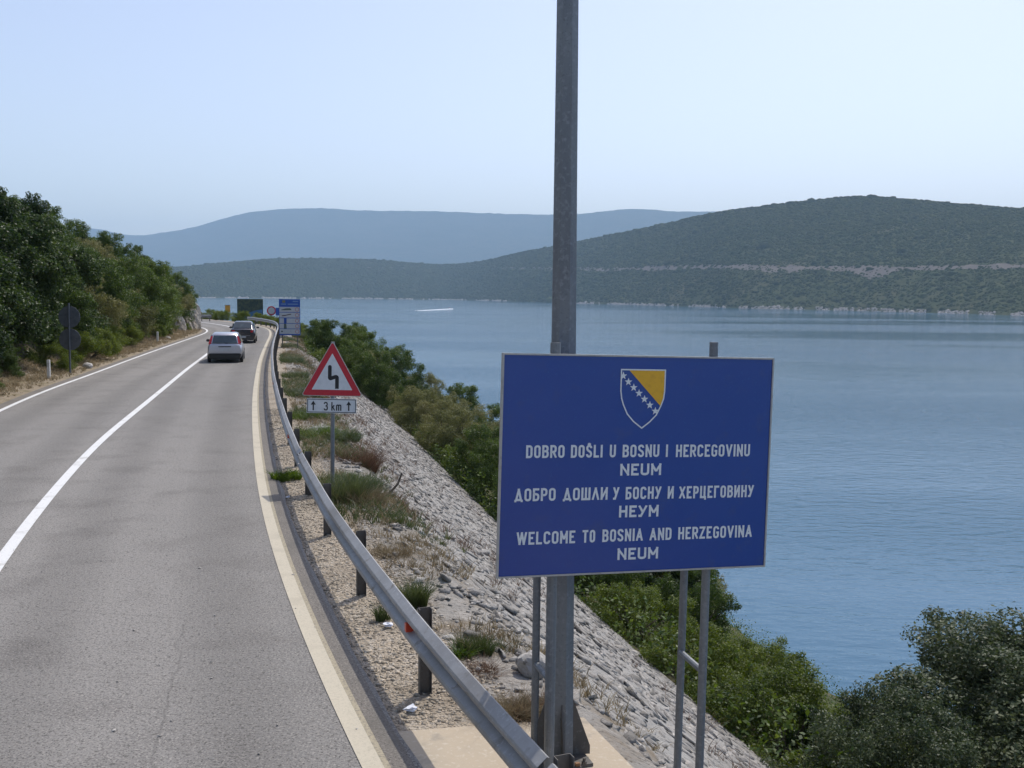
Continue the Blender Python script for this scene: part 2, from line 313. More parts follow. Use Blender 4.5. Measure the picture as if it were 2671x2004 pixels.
LEFT = [(9.3, -30), (1.0, -15), (-3.9, -5), (-6.2, 0), (-8.0, 5), (-9.7, 10.5), (-12.3, 19.5), (-14.83, 28.65), (-15.67, 32.04), (-16.51, 35.83), (-17.27, 39.95), (-18.41, 45.55), (-19.91, 52.96), (-21.77, 62.57), (-24.32, 76.03), (-25.78, 83.5), (-27.48, 89.8), (-29.99, 96.2), (-32.0, 100.2), (-36, 106.5), (-43, 115.5), (-56, 128), (-82, 146)]
def smooth_curve(P, step=.5, sig=2.5):
    P = np.array(P, float); out = []
    Q = np.vstack([2 * P[0] - P[1], P, 2 * P[-1] - P[-2]])
    for i in range(1, len(Q) - 2):
        p0, p1, p2, p3 = Q[i - 1:i + 3]
        t0 = 0; t1 = np.linalg.norm(p1 - p0) ** .5; t2 = t1 + np.linalg.norm(p2 - p1) ** .5; t3 = t2 + np.linalg.norm(p3 - p2) ** .5
        for t in np.linspace(t1, t2, 24, endpoint=False):
            A1 = (t1 - t) / (t1 - t0) * p0 + (t - t0) / (t1 - t0) * p1; A2 = (t2 - t) / (t2 - t1) * p1 + (t - t1) / (t2 - t1) * p2; A3 = (t3 - t) / (t3 - t2) * p2 + (t - t2) / (t3 - t2) * p3
            B1 = (t2 - t) / (t2 - t0) * A1 + (t - t0) / (t2 - t0) * A2; B2 = (t3 - t) / (t3 - t1) * A2 + (t - t1) / (t3 - t1) * A3
            out.append((t2 - t) / (t2 - t1) * B1 + (t - t1) / (t2 - t1) * B2)
    out.append(P[-1]); out = np.array(out)
    d = np.r_[0, np.cumsum(np.linalg.norm(np.diff(out, axis=0), axis=1))]
    s = np.arange(0, d[-1], step); c = np.c_[np.interp(s, d, out[:, 0]), np.interp(s, d, out[:, 1])]
    k = int(3 * sig / step); g = np.exp(-.5 * (np.arange(-k, k + 1) * step / sig) ** 2); g /= g.sum()
    pad = np.vstack([2 * c[0] - c[k:0:-1], c, 2 * c[-1] - c[-2:-k - 2:-1]])
    return np.c_[np.convolve(pad[:, 0], g, 'valid'), np.convolve(pad[:, 1], g, 'valid')]
def right_normal(c):
    t = np.gradient(c, axis=0); t /= np.linalg.norm(t, axis=1)[:, None]
    return np.c_[t[:, 1], -t[:, 0]]
edge, cent, left = [smooth_curve(p) for p in (EDGE, CENT, LEFT)]
edge_n, cent_n, left_n = [right_normal(c) for c in (edge, cent, left)]
edge_s = np.arange(len(edge)) * .5; left_s = np.arange(len(left)) * .5
def edge_at_y(Y, t):
    i = int(np.searchsorted(edge[:, 1], Y)); i = max(1, min(i, len(edge) - 2))
    f = (Y - edge[i - 1, 1]) / (edge[i, 1] - edge[i - 1, 1])
    p = edge[i - 1] * (1 - f) + edge[i] * f; n = edge_n[i - 1] * (1 - f) + edge_n[i] * f
    return p + n * t
def left_at_y(Y, t):
    i = int(np.searchsorted(left[:, 1], Y)); i = max(1, min(i, len(left) - 2))
    f = (Y - left[i - 1, 1]) / (left[i, 1] - left[i - 1, 1])
    p = left[i - 1] * (1 - f) + left[i] * f; n = left_n[i - 1] * (1 - f) + left_n[i] * f
    return p - n * t
def ribbon(c, n, t0, t1, z):
    a = np.c_[c + n * t0, np.full(len(c), z)]; b = np.c_[c + n * t1, np.full(len(c), z)]
    v = np.vstack([a, b]); m = len(c); i = np.arange(m - 1)
    return v, np.c_[i, i + m, i + m + 1, i + 1]

# road: one flat sheet
jit = .012 * np.sin(np.arange(len(edge)) * 1.7) + .05 * fbm(np.arange(len(edge)) * .7, np.zeros(len(edge)), 3)
a = edge + edge_n * (.335 + jit)[:, None]; b = left - left_n * .42
b = np.c_[np.interp(np.linspace(0, 1, len(a)), np.linspace(0, 1, len(b)), b[:, 0]), np.interp(np.linspace(0, 1, len(a)), np.linspace(0, 1, len(b)), b[:, 1])]
i = np.arange(len(a) - 1); m = len(a)
me = mesh_np('road', np.c_[np.vstack([a, b]), np.zeros(2 * m)], np.c_[i, i + 1, i + m + 1, i + m], M['asphalt'])
wd_ = np.linalg.norm(a - b, axis=1); at_ = me.attributes.new('across', 'FLOAT', 'POINT'); at_.data.foreach_set('value', np.r_[np.full(m, -.335), np.full(m, 7.3)].astype(np.float32))
tag(link('road', me), kind='structure')
v, f = ribbon(edge, edge_n, .12, .29, .004); tag(link('asphalt_margin', mesh_np('asphalt_margin', v, f, M['asphalt_edge'])), kind='structure')
v, f = ribbon(left, left_n, -.40, -.09, .004); tag(link('asphalt_margin', mesh_np('asphalt_margin', v, f, M['asphalt_edge'])), kind='structure')
v, f = ribbon(edge, edge_n, -.085, .07, .008); tag(link('edge_marking', mesh_np('edge_marking', v, f, M['cream_paint'])), kind='structure')
v, f = ribbon(edge, edge_n, .07, .118, .0075); tag(link('worn_marking', mesh_np('worn_marking', v, f, M['old_paint'])), kind='structure')
v, f = ribbon(cent, cent_n, -.085, .085, .008); tag(link('centre_marking', mesh_np('centre_marking', v, f, M['white_paint'])), kind='structure')
v, f = ribbon(left, left_n, -.075, .075, .008); tag(link('edge_marking', mesh_np('edge_marking', v, f, M['white_paint'])), kind='structure')

# ------------------------------------------------------------------ ground to the right: shoulder, stone slope, hillside
PT = np.array([.2, .5, 1.5, 1.9, 2.2, 2.7, 7.7, 8.6, 12, 20, 32, 40, 60]); PZ = np.array([-.035, -.03, -.03, -.07, -.22, -.58, -4.15, -4.7, -6.7, -11.8, -20.0, -23, -30])
def right_z(t): return np.interp(t, PT, PZ)
def grid_mesh(name, c, n, ts, zf, mat_, smooth=True, side=1):
    P = c[:, None, :] + side * n[:, None, :] * ts[None, :, None]
    Z = zf(P[..., 0], P[..., 1], ts[None, :])
    v = np.dstack([P, Z]).reshape(-1, 3); m, k = len(c), len(ts)
    i, j = np.meshgrid(np.arange(m - 1), np.arange(k - 1), indexing='ij'); a = (i * k + j).ravel()
    f = np.c_[a, a + 1, a + k + 1, a + k] if side > 0 else np.c_[a, a + k, a + k + 1, a + 1]
    return tag(link(name, mesh_np(name, v, f, mat_, smooth)), kind='structure')
def resample(c, step):
    d = np.r_[0, np.cumsum(np.linalg.norm(np.diff(c, axis=0), axis=1))]; s = np.arange(0, d[-1], step)
    return np.c_[np.interp(s, d, c[:, 0]), np.interp(s, d, c[:, 1])]
ef = resample(edge, .25); ef_n = right_normal(ef)
grid_mesh('shoulder', ef, ef_n, np.array([.2, .42, .6, .8, 1.0, 1.25]), lambda x, y, t: right_z(t) + .018 * fbm(x * 3, y * 3, 5), M['gravel'])
grid_mesh('crest_soil', ef, ef_n, np.array([1.25, 1.4, 1.6, 1.8, 2.0, 2.2, 2.45, 2.7]), lambda x, y, t: right_z(t) + .018 * fbm(x * 3, y * 3, 5) + .22 * fbm(x * 1.3, y * 1.3, 6) * np.clip(t - 1.3, 0, .7), M['crest_soil'])
def slope_z(x, y, t): return right_z(t) + .154 * fbm(x * 1.3, y * 1.3, 6) * np.clip((8.2 - t) / 3, .2, 1) + .06 * fbm(x * 3.5, y * 3.5, 9)
near = ef[:, 1] < 67
grid_mesh('stone_slope', ef[near], ef_n[near], np.linspace(2.6, 8.1, 23), slope_z, M['mortar'])
grid_mesh('earth_slope', ef[~near], ef_n[~near], np.linspace(2.6, 8.1, 16), slope_z, M['hill_soil'])
er = resample(edge, 1.0); er_n = right_normal(er)
def hillside_z(x, y, t): return right_z(t) - .05 + np.clip((t - 8) / 6, 0, 1) * 1.6 * fbm(x * .12, y * .12, 11)
grid_mesh('hillside', er, er_n, np.array([7.7, 8.2, 9, 10, 11, 12.5, 14, 16, 18, 20, 23, 26, 29, 32, 36, 42, 50, 60]), hillside_z, M['hill_soil'])

# ground to the left: verge and wooded bank
def bank_z(x, y, t):
    k = np.interp(y, [-30, 20, 80, 96, 110], [1, 1, .95, .62, .45])
    return (np.interp(t, [.2, .5, 1.8, 2.6, 5, 9, 14, 24], [-.035, -.02, .08, .4, 2.4, 4.2, 5.2, 6.0]) * np.where(t > 1.8, k, 1) + .35 * fbm(x * .5, y * .5, 13) * np.clip(t - .6, 0, 1))
lf = resample(left, .5); lf_n = right_normal(lf)
grid_mesh('verge', lf, lf_n, np.array([.2, .45, .7, 1.0, 1.3, 1.6, 1.9, 2.3, 2.7]), bank_z, M['dry_soil'], side=-1)
grid_mesh('bank', lf, lf_n, np.array([2.7, 3.2, 4, 5, 6, 7.5, 9, 11, 14, 18, 24]), bank_z, M['hill_soil'], side=-1)

# concrete pad under the lamp post, let into the shoulder
pad = MB()
pp = [(-1.12, 7.68), (.63, 8.03), (.95, 7.12), (1.55, 5.6), (2.3, 3.8), (.65, 3.4), (-.25, 5.6), (-.85, 7.08)]
pad.prism([(p[0], p[1]) for p in pp], (0, 0, 0), (1, 0, 0), (0, 1, 0), (0, 0, 1), -.35, -.006)
tag(pad.build('concrete_pad', M['concrete'], bevel=.012), kind='structure')

# ------------------------------------------------------------------ sea
sea_m = bpy.data.materials.new('sea_water'); sea_m.use_nodes = True
nt = sea_m.node_tree; N = nt.nodes; L = nt.links; b = N['Principled BSDF']
b.inputs['Base Color'].default_value = (.036, .12, .20, 1); b.inputs['Roughness'].default_value = .06; b.inputs['IOR'].default_value = 1.333
tc = N.new('ShaderNodeTexCoord')
def sea_noise(scale, stretch, detail, rot=0.0):
    mp = N.new('ShaderNodeMapping'); mp.inputs['Scale'].default_value = stretch; mp.inputs['Rotation'].default_value = (0, 0, rot)
    L.new(tc.outputs['Object'], mp.inputs[0])
    tx = N.new('ShaderNodeTexNoise'); tx.inputs['Scale'].default_value = scale; tx.inputs['Detail'].default_value = detail; tx.inputs['Roughness'].default_value = .55
    L.new(mp.outputs[0], tx.inputs['Vector']); return tx.outputs['Fac']
w1 = sea_noise(.75, (.5, 1, 1), 5, R(8)); w2 = sea_noise(.14, (.6, 1, 1), 3, R(-20)); pt = sea_noise(.0055, (.35, 1.6, 1), 4, R(8))
pm = N.new('ShaderNodeMapRange'); pm.inputs[1].default_value = .40; pm.inputs[2].default_value = .64; pm.inputs[3].default_value = .22; pm.inputs[4].default_value = 1.0
L.new(pt, pm.inputs[0])
b1 = N.new('ShaderNodeBump'); b1.inputs['Distance'].default_value = .55; L.new(w1, b1.inputs['Height']); L.new(pm.outputs[0], b1.inputs['Strength'])
b2 = N.new('ShaderNodeBump'); b2.inputs['Distance'].default_value = .5; b2.inputs['Strength'].default_value = .25; L.new(w2, b2.inputs['Height']); L.new(b1.outputs[0], b2.inputs['Normal'])
L.new(b2.outputs[0], b.inputs['Normal'])
S = 15500.
tag(link('sea', mesh_np('sea', [(-S, -S, -20), (S, -S, -20), (S, S, -20), (-S, S, -20)], [(0, 1, 2, 3)], sea_m)), kind='structure')

# ------------------------------------------------------------------ far hills across the water
SHORE = np.array([(-600, 3300), (508, 3560), (900, 3900), (1172, 3850), (1350, 3212), (1505, 2724), (1947, 1957), (2245, 1780), (2663, 1409), (3300, 1150)], float)
RIDGE = np.array([(-600, 712), (456, 699), (633, 682), (716, 675), (872, 675), (1002, 679), (1111, 690.5), (1184, 691.6), (1272, 681), (1350, 659), (1439, 645), (1559, 620), (1708, 590), (1857, 555), (2048, 531), (2233, 511), (2305, 516), (2472, 531), (2663, 546), (3000, 580), (3300, 640)], float)
DEPTH = np.array([(-600, 800), (1000, 800), (1500, 950), (2300, 900), (3300, 900)], float)
BANDY = np.array([(900, 698), (1054, 699), (1300, 702), (1350, 700), (1589, 704), (1887, 696), (2050, 700), (2275, 703), (2663, 695), (3300, 690)], float)
def az_el(x, y):
    d = ray(x, y); return d[0] / d[1], d[2] / d[1]
xs = np.arange(-600, 3301, 9.0)
def sm(tbl, x):
    return np.mean([np.interp(x + k, tbl[:, 0], tbl[:, 1]) for k in (-45, -30, -15, 0, 15, 30, 45)], axis=0)
rs = sm(SHORE, xs) + 40 * fbm(xs * .02, xs * 0, 21); rr = rs + sm(DEPTH, xs)
ry = sm(RIDGE, xs)
zr = np.array([HC + az_el(x, y)[1] * r for x, y, r in zip(xs, ry, rr)])
azs = np.array([az_el(x, 760)[0] for x in xs])
NU = 150
us = np.linspace(0, 1, NU)
Rm = rs[:, None] + (rr - rs)[:, None] * us[None, :]
Zm = -21.5 + (zr + 21.5)[:, None] * (us[None, :] ** .93) + 22 * fbm(azs[:, None] * Rm * .006, Rm * .006, 31) * np.sin(np.pi * us)[None, :] * np.clip((zr + 20) / 120, 0, 1)[:, None]
# back slope
ub = np.linspace(0, 1, 12)[1:]
Rb = rr[:, None] + ub[None, :] * 900; Zb = zr[:, None] - (zr[:, None] + 24) * ub[None, :] ** 1.4
Ra = np.hstack([Rm, Rb]); Za = np.hstack([Zm, Zb])
Vh = np.dstack([azs[:, None] * Ra, Ra, Za]); nx, nu = Ra.shape
i, j = np.meshgrid(np.arange(nx - 1), np.arange(nu - 1), indexing='ij'); aa = (i * nu + j).ravel()
fh = np.c_[aa, aa + nu, aa + nu + 1, aa + 1]
me = mesh_np('hills', Vh.reshape(-1, 3), fh, M['far_scrub'], True); me.materials.append(M['far_rock'])
# the pale road cut that runs along the hill
by_el = np.array([az_el(x, y)[1] for x, y in zip(xs, sm(BANDY, xs))])
el = (Za - HC) / Ra
thick = (5.5 + 9 * fbm(xs * .03, xs * 0 + 3, 41) + 3 * fbm(xs * .11, xs * 0 + 3, 43)) / F
thick = np.where(xs < 1290, np.where((xs > 945) & (xs < 1065), 2.2 / F, -1), np.maximum(thick, 2.5 / F))
thick = thick * np.interp(xs, [1290, 1500, 1850, 2600], [.45, .55, 1.0, 1.1])
low = thick * (1 + 2.0 * np.exp(-((xs - 2275) / 45) ** 2) + 1.4 * np.exp(-((xs - 2010) / 60) ** 2) + .6 * np.exp(-((xs - 1560) / 60) ** 2))
cut = (el < (by_el + thick)[:, None]) & (el > (by_el - low)[:, None])
cut[:, NU:] = False
mi = (cut[:-1, :-1]).astype(np.int32).ravel()
me.polygons.foreach_set('material_index', mi)
tag(link('hills', me), kind='structure')

# maquis on the hills: one woody mass of many small crowns
rng = np.random.default_rng(5)
def dome_mass(name, P, size, seed, mat_, flat=.8):
    rng = np.random.default_rng(seed); n = len(P); k = 6
    ang = rng.random((n, 1)) * 6.28 + np.arange(k)[None, :] * 2 * np.pi / k
    r0_ = size[:, None] * (.8 + .4 * rng.random((n, k))); r1 = r0_ * (.55 + .3 * rng.random((n, k)))
    ring0 = np.dstack([np.cos(ang) * r0_, np.sin(ang) * r0_, np.full((n, k), 0.) - .4 * size[:, None]])
    ring1 = np.dstack([np.cos(ang + .5) * r1, np.sin(ang + .5) * r1, flat * size[:, None] * (.55 + .35 * rng.random((n, k)))])
    top = np.dstack([np.zeros((n, 1)), np.zeros((n, 1)), flat * size[:, None] * (1.0 + .25 * rng.random((n, 1)))])
    V = np.concatenate([ring0, ring1, top], axis=1) + P[:, None, :]
    base = np.arange(n)[:, None] * (2 * k + 1); q = np.arange(k)
    f1 = np.dstack([base + q, base + (q + 1) % k, base + k + q]); f2 = np.dstack([base + (q + 1) % k, base + k + (q + 1) % k, base + k + q]); f3 = np.dstack([base + k + q, base + k + (q + 1) % k, base + 2 * k + 0 * q])
    Fm = np.concatenate([f1, f2, f3], axis=1).reshape(-1, 3)
    return link(name, mesh_np(name, V.reshape(-1, 3), Fm, mat_))
NB = 90000
px = rng.uniform(380, 2900, NB * 2); uu = rng.random(NB * 2) ** .85 * 1.02
fi = np.interp(px, xs, np.arange(nx)); i0 = np.clip(fi.astype(int), 0, nx - 2); fr = fi - i0
jj = np.clip((uu * (NU - 1)), 0, NU - 1.01); j0 = jj.astype(int); fj = jj - j0
def bil(A): return (A[i0, j0] * (1 - fr) + A[i0 + 1, j0] * fr) * (1 - fj) + (A[i0, j0 + 1] * (1 - fr) + A[i0 + 1, j0 + 1] * fr) * fj
PX, PY, PZ_ = bil(Vh[..., 0]), bil(Vh[..., 1]), bil(Vh[..., 2])
keep = (~cut[i0, j0] | (rng.random(len(px)) < .22)) & (PZ_ > -17.0) & (vnoise(PX * .02, PY * .02, 77) + .35 * rng.random(len(px)) > .22)
w = np.clip(PY / 2200, .6, 1.6) ** 1.0; keep &= rng.random(len(px)) < w / 1.4
idx = np.where(keep)[0][:NB]
size = (1.2 + rng.gamma(2, .75, len(idx))) * np.clip(PY[idx] / 2300, .75, 1.3) * np.where(rng.random(len(idx)) < .05, 1.6, 1)
tag(dome_mass('maquis', np.c_[PX[idx], PY[idx], PZ_[idx]], size * 1.2, 6, LM['far'], .5), 'dark green scrub covering the hills across the bay', 'scrub', kind='stuff')
# pale rocks along the far waterline
px = rng.uniform(380, 2900, 5200); r_ = np.interp(px, xs, rs) + rng.uniform(-3, 16, len(px)); a_ = np.interp(px, xs, azs)
kp = vnoise(px * .035, px * 0 + 2, 51) + .4 * vnoise(px * .2, px * 0 + 2, 52) > .55
u_ = np.clip((r_ - np.interp(px, xs, rs)) / np.interp(px, xs, rr - rs), 0, 1)
z_ = -21.5 + (np.interp(px, xs, zr) + 21.5) * u_ ** .93
P = np.c_[a_ * r_, r_, np.maximum(z_, -20.2)][kp]
tag(dome_mass('shore_rocks', P, (.6 + rng.gamma(2, .55, len(P))) * np.clip(P[:, 1] / 2500, .7, 1.2), 8, M['shore_rock'], .7), 'pale rocks strung along the far waterline', 'rocks', kind='stuff')

# far mountain range
MT = np.array([(-700, 640), (100, 612), (240, 590), (300, 606), (357, 619), (404, 611), (508, 595), (570, 575), (633, 556), (700, 548), (778, 543), (851, 543), (950, 550), (1132, 551), (1288, 557), (1400, 560), (1505, 560), (1570, 551), (1637, 544), (1708, 547), (1756, 553), (1869, 552), (2100, 560), (2700, 580), (3400, 620)], float)
xm = np.arange(-700, 3401, 14.0); ym = sm(MT, xm); rm1 = 12500 + 700 * np.sin(xm * .002)
zm = np.array([HC + az_el(x, y)[1] * r for x, y, r in zip(xm, ym, rm1)]) + 16 * fbm(xm * .08, xm * 0, 61)
am = np.array([az_el(x, 760)[0] for x in xm]); um = np.linspace(0, 1, 60)
Rr = rm1[:, None] - 3800 * (1 - um[None, :]); Zr = -30 + (zm + 30)[:, None] * um[None, :] ** 1.05 + 110 * fbm(am[:, None] * Rr * .0011, Rr * .0011, 63) * np.sin(np.pi * um)[None, :]
Rb = rm1[:, None] + ub[None, :] * 1500; Zb = zm[:, None] - (zm[:, None] + 30) * ub[None, :]
Ra2 = np.hstack([Rr, Rb]); Za2 = np.hstack([Zr, Zb]); V = np.dstack([am[:, None] * Ra2, Ra2, Za2]); nx2, nu2 = Ra2.shape
i, j = np.meshgrid(np.arange(nx2 - 1), np.arange(nu2 - 1), indexing='ij'); aa = (i * nu2 + j).ravel()
tag(link('mountains', mesh_np('mountains', V.reshape(-1, 3), np.c_[aa, aa + nu2, aa + nu2 + 1, aa + 1], M['mountain'], True)), kind='structure')

# ------------------------------------------------------------------ guardrail
post_y = [8.28, 11.18]
def rail_frame():
    return edge, edge_n
prof = [(0.0, .752), (.012, .757), (.075, .705), (.083, .69), (.083, .668), (.075, .655), (.008, .612), (0.0, .60), (.008, .588), (.075, .545), (.083, .53), (.083, .508), (.075, .493), (.012, .443), (0.0, .447)]
def w_beam(name, sa, sb, parent, base, t_back=.64):
    s = np.arange(sa, sb, .5); pts = np.c_[np.interp(s, edge_s, edge[:, 0]), np.interp(s, edge_s, edge[:, 1])]
    nn = np.c_[np.interp(s, edge_s, edge_n[:, 0]), np.interp(s, edge_s, edge_n[:, 1])]
    k = len(prof); V = []
    wob = .006 * np.sin(s * 1.3) + .02 * fbm(s * .3, s * 0, 71)
    for th in (0, .004):
        for p, q, wv in zip(pts, nn, wob):
            for (o, z) in prof:
                c = p + q * (t_back - o + th + wv * .4); V.append((c[0], c[1], z + wv * .5 - (.002 if th and z > .7 else 0)))
    m = len(s); Fs = []
    for layer in (0, 1):
        o = layer * m * k
        for i in range(m - 1):
            for j in range(k - 1):
                q = (o + i * k + j, o + i * k + j + 1, o + (i + 1) * k + j + 1, o + (i + 1) * k + j)
                Fs.append(q if layer == 0 else q[::-1])
    for i in range(m - 1):
        for j in (0, k - 1):
            Fs.append((i * k + j, (i + 1) * k + j, m * k + (i + 1) * k + j, m * k + i * k + j))
    return MB().add(V, Fs).build(name, M['rail'], parent, base)
s_near = float(np.interp(8.28, edge[:, 1], edge_s))
base = np.array([*edge_at_y(8.28, .75), 0.0])
gr = thing('guardrail', 'galvanised corrugated steel guardrail along the right edge of the road', 'guardrail', base)
s0, s1 = s_near - 3.02 * 5, s_near + 3.02 * 35
joint = s_near + 1.0
k = 0; ss = s0
while ss < s1:
    w_beam('rail_beam', ss, min(ss + 12.08, s1) + .35, gr, base, .64 + (.0045 if k % 2 else 0)); ss += 12.08; k += 1
def frame_at(s, t):
    p = np.array([np.interp(s, edge_s, edge[:, 0]), np.interp(s, edge_s, edge[:, 1])]); n = np.array([np.interp(s, edge_s, edge_n[:, 0]), np.interp(s, edge_s, edge_n[:, 1])])
    return p + n * t, n, np.array([-n[1], n[0]])
post_me = None
for q in range(-5, 35):
    s = s_near + 3.02 * q; p, n, tdir = frame_at(s, .735)
    if post_me is None:
        m_ = MB()
        m_.prism([(-.03, -.045), (.03, -.045), (.03, -.040), (-.024, -.040), (-.024, .060), (.03, .060), (.03, .065), (-.03, .065)], (0, 0, 0), (1, 0, 0), (0, 1, 0), (0, 0, 1), -.4, .745)
        po = m_.build('post', M['galv_dark'], gr); post_me = po.data
        pm_ = MB().box((0, -.058, .60), (.05, .024, .20)); sp = pm_.build('spacer', M['galv_dark'], gr); sp_me = sp.data
        first_bolt = MB().tube([(0, -.155, 0), (0, -.168, 0)], .013, 6).build('bolt', M['sign_black'], gr); bo_me = first_bolt.data
        objs = [po, sp]
    else:
        objs = [link('post', post_me, gr), link('spacer', sp_me, gr)]
    rz = math.atan2(n[1], n[0]) - math.pi / 2
    for o in objs:
        o.location = (p[0] - base[0], p[1] - base[1], 0); o.rotation_euler = (0, 0, rz)
    if 0 <= q < 5:
        for (bx, bz) in ((-.03, .69), (.03, .69), (-.03, .515), (.03, .515)):
            o = first_bolt if first_bolt else link('bolt', bo_me, gr); first_bolt = None
            o.location = (p[0] - base[0] + math.cos(rz) * bx, p[1] - base[1] + math.sin(rz) * bx, bz); o.rotation_euler = (0, 0, rz)
    if q in (0, 4, 8, 12, 16, 20):
        m_ = MB(); c = p - n * .135 - tdir * .04
        m_.box((c[0], c[1], .605), (.05, .09, .075), rz); ro = m_.build('reflector', M['reflector'], gr, base)

ga, gb2 = ground(500, 838), ground(552, 838.5); gb_ = np.array([ga[0], ga[1], 0])
g2_ = thing('guardrail', 'short far stretch of guardrail beyond the bend beside the last trees', 'guardrail', gb_)
nv = np.array([-(gb2 - ga)[1], (gb2 - ga)[0], 0]); nv /= np.linalg.norm(nv); nv *= -1 if nv[1] > 0 else 1
MB().add([q + nv * o_ + np.array([0, 0, z_]) for q in (ga, gb2) for (o_, z_) in prof] + [q + nv * (o_ - .01) + np.array([0, 0, z_]) for q in (ga, gb2) for (o_, z_) in prof],
    [(j, j + 1, 15 + j + 1, 15 + j) for j in range(14)] + [(30 + j, 45 + j, 45 + j + 1, 30 + j + 1) for j in range(14)]).build('rail_beam', M['rail'], g2_, gb_)
for f_ in (.1, .5, .9): MB().box(ga * (1 - f_) + gb2 * f_ - nv * .06 + np.array([0, 0, .2]), (.1, .06, 1.1)).build('post', M['galv_dark'], g2_, gb_)

# ------------------------------------------------------------------ lamp post
lp = np.array([.382, 7.28, -.006])
t = thing('lamp_post', 'tall faceted galvanised lamp post rising behind the blue welcome sign', 'lamp post', lp)
V = MB()
zz = [0, 1, 2, 3, 4.5, 6, 7.5, 9]; lean = -.0024
V.tube([(lean * z, 0, z) for z in zz], [.113 - .0056 * z for z in zz], 8)
V.build('pole', M['galv'], t)
MB().box((0, 0, .012), (.40, .40, .024), R(18)).build('base_plate', M['galv_dark'], t)
for k_ in range(4):
    a_ = R(8 + 90 * k_); u = np.array([math.cos(a_), math.sin(a_), 0]); n = np.array([-math.sin(a_), math.cos(a_), 0])
    MB().prism([(.095, .024), (.24, .024), (.24, .09), (.105, .46), (.095, .46)], (0, 0, 0), u, (0, 0, 1), n, -.006, .006).build('gusset', M['galv_dark'], t)
for k_ in range(4):
    a_ = R(53 + 90 * k_); x, y = .23 * math.cos(a_), .23 * math.sin(a_)
    MB().tube([(x, y, .0), (x, y, .07)], .012, 6).tube([(x, y, .024), (x, y, .045)], .02, 6).build('anchor_bolt', M['galv_dark'], t)

st = thing('steel_stub', 'short sawn-off steel stub standing on the concrete pad right of the lamp post', 'steel stub', (.50, 6.93, -.006))
MB().box((0, 0, .055), (.055, .045, .11), R(20), ).build('shaft', M['galv_dark'], st, bevel=.004)
MB().box((0, 0, .122), (.036, .03, .024), R(20)).build('rusty_cap', M['rusty'], st, bevel=.003)

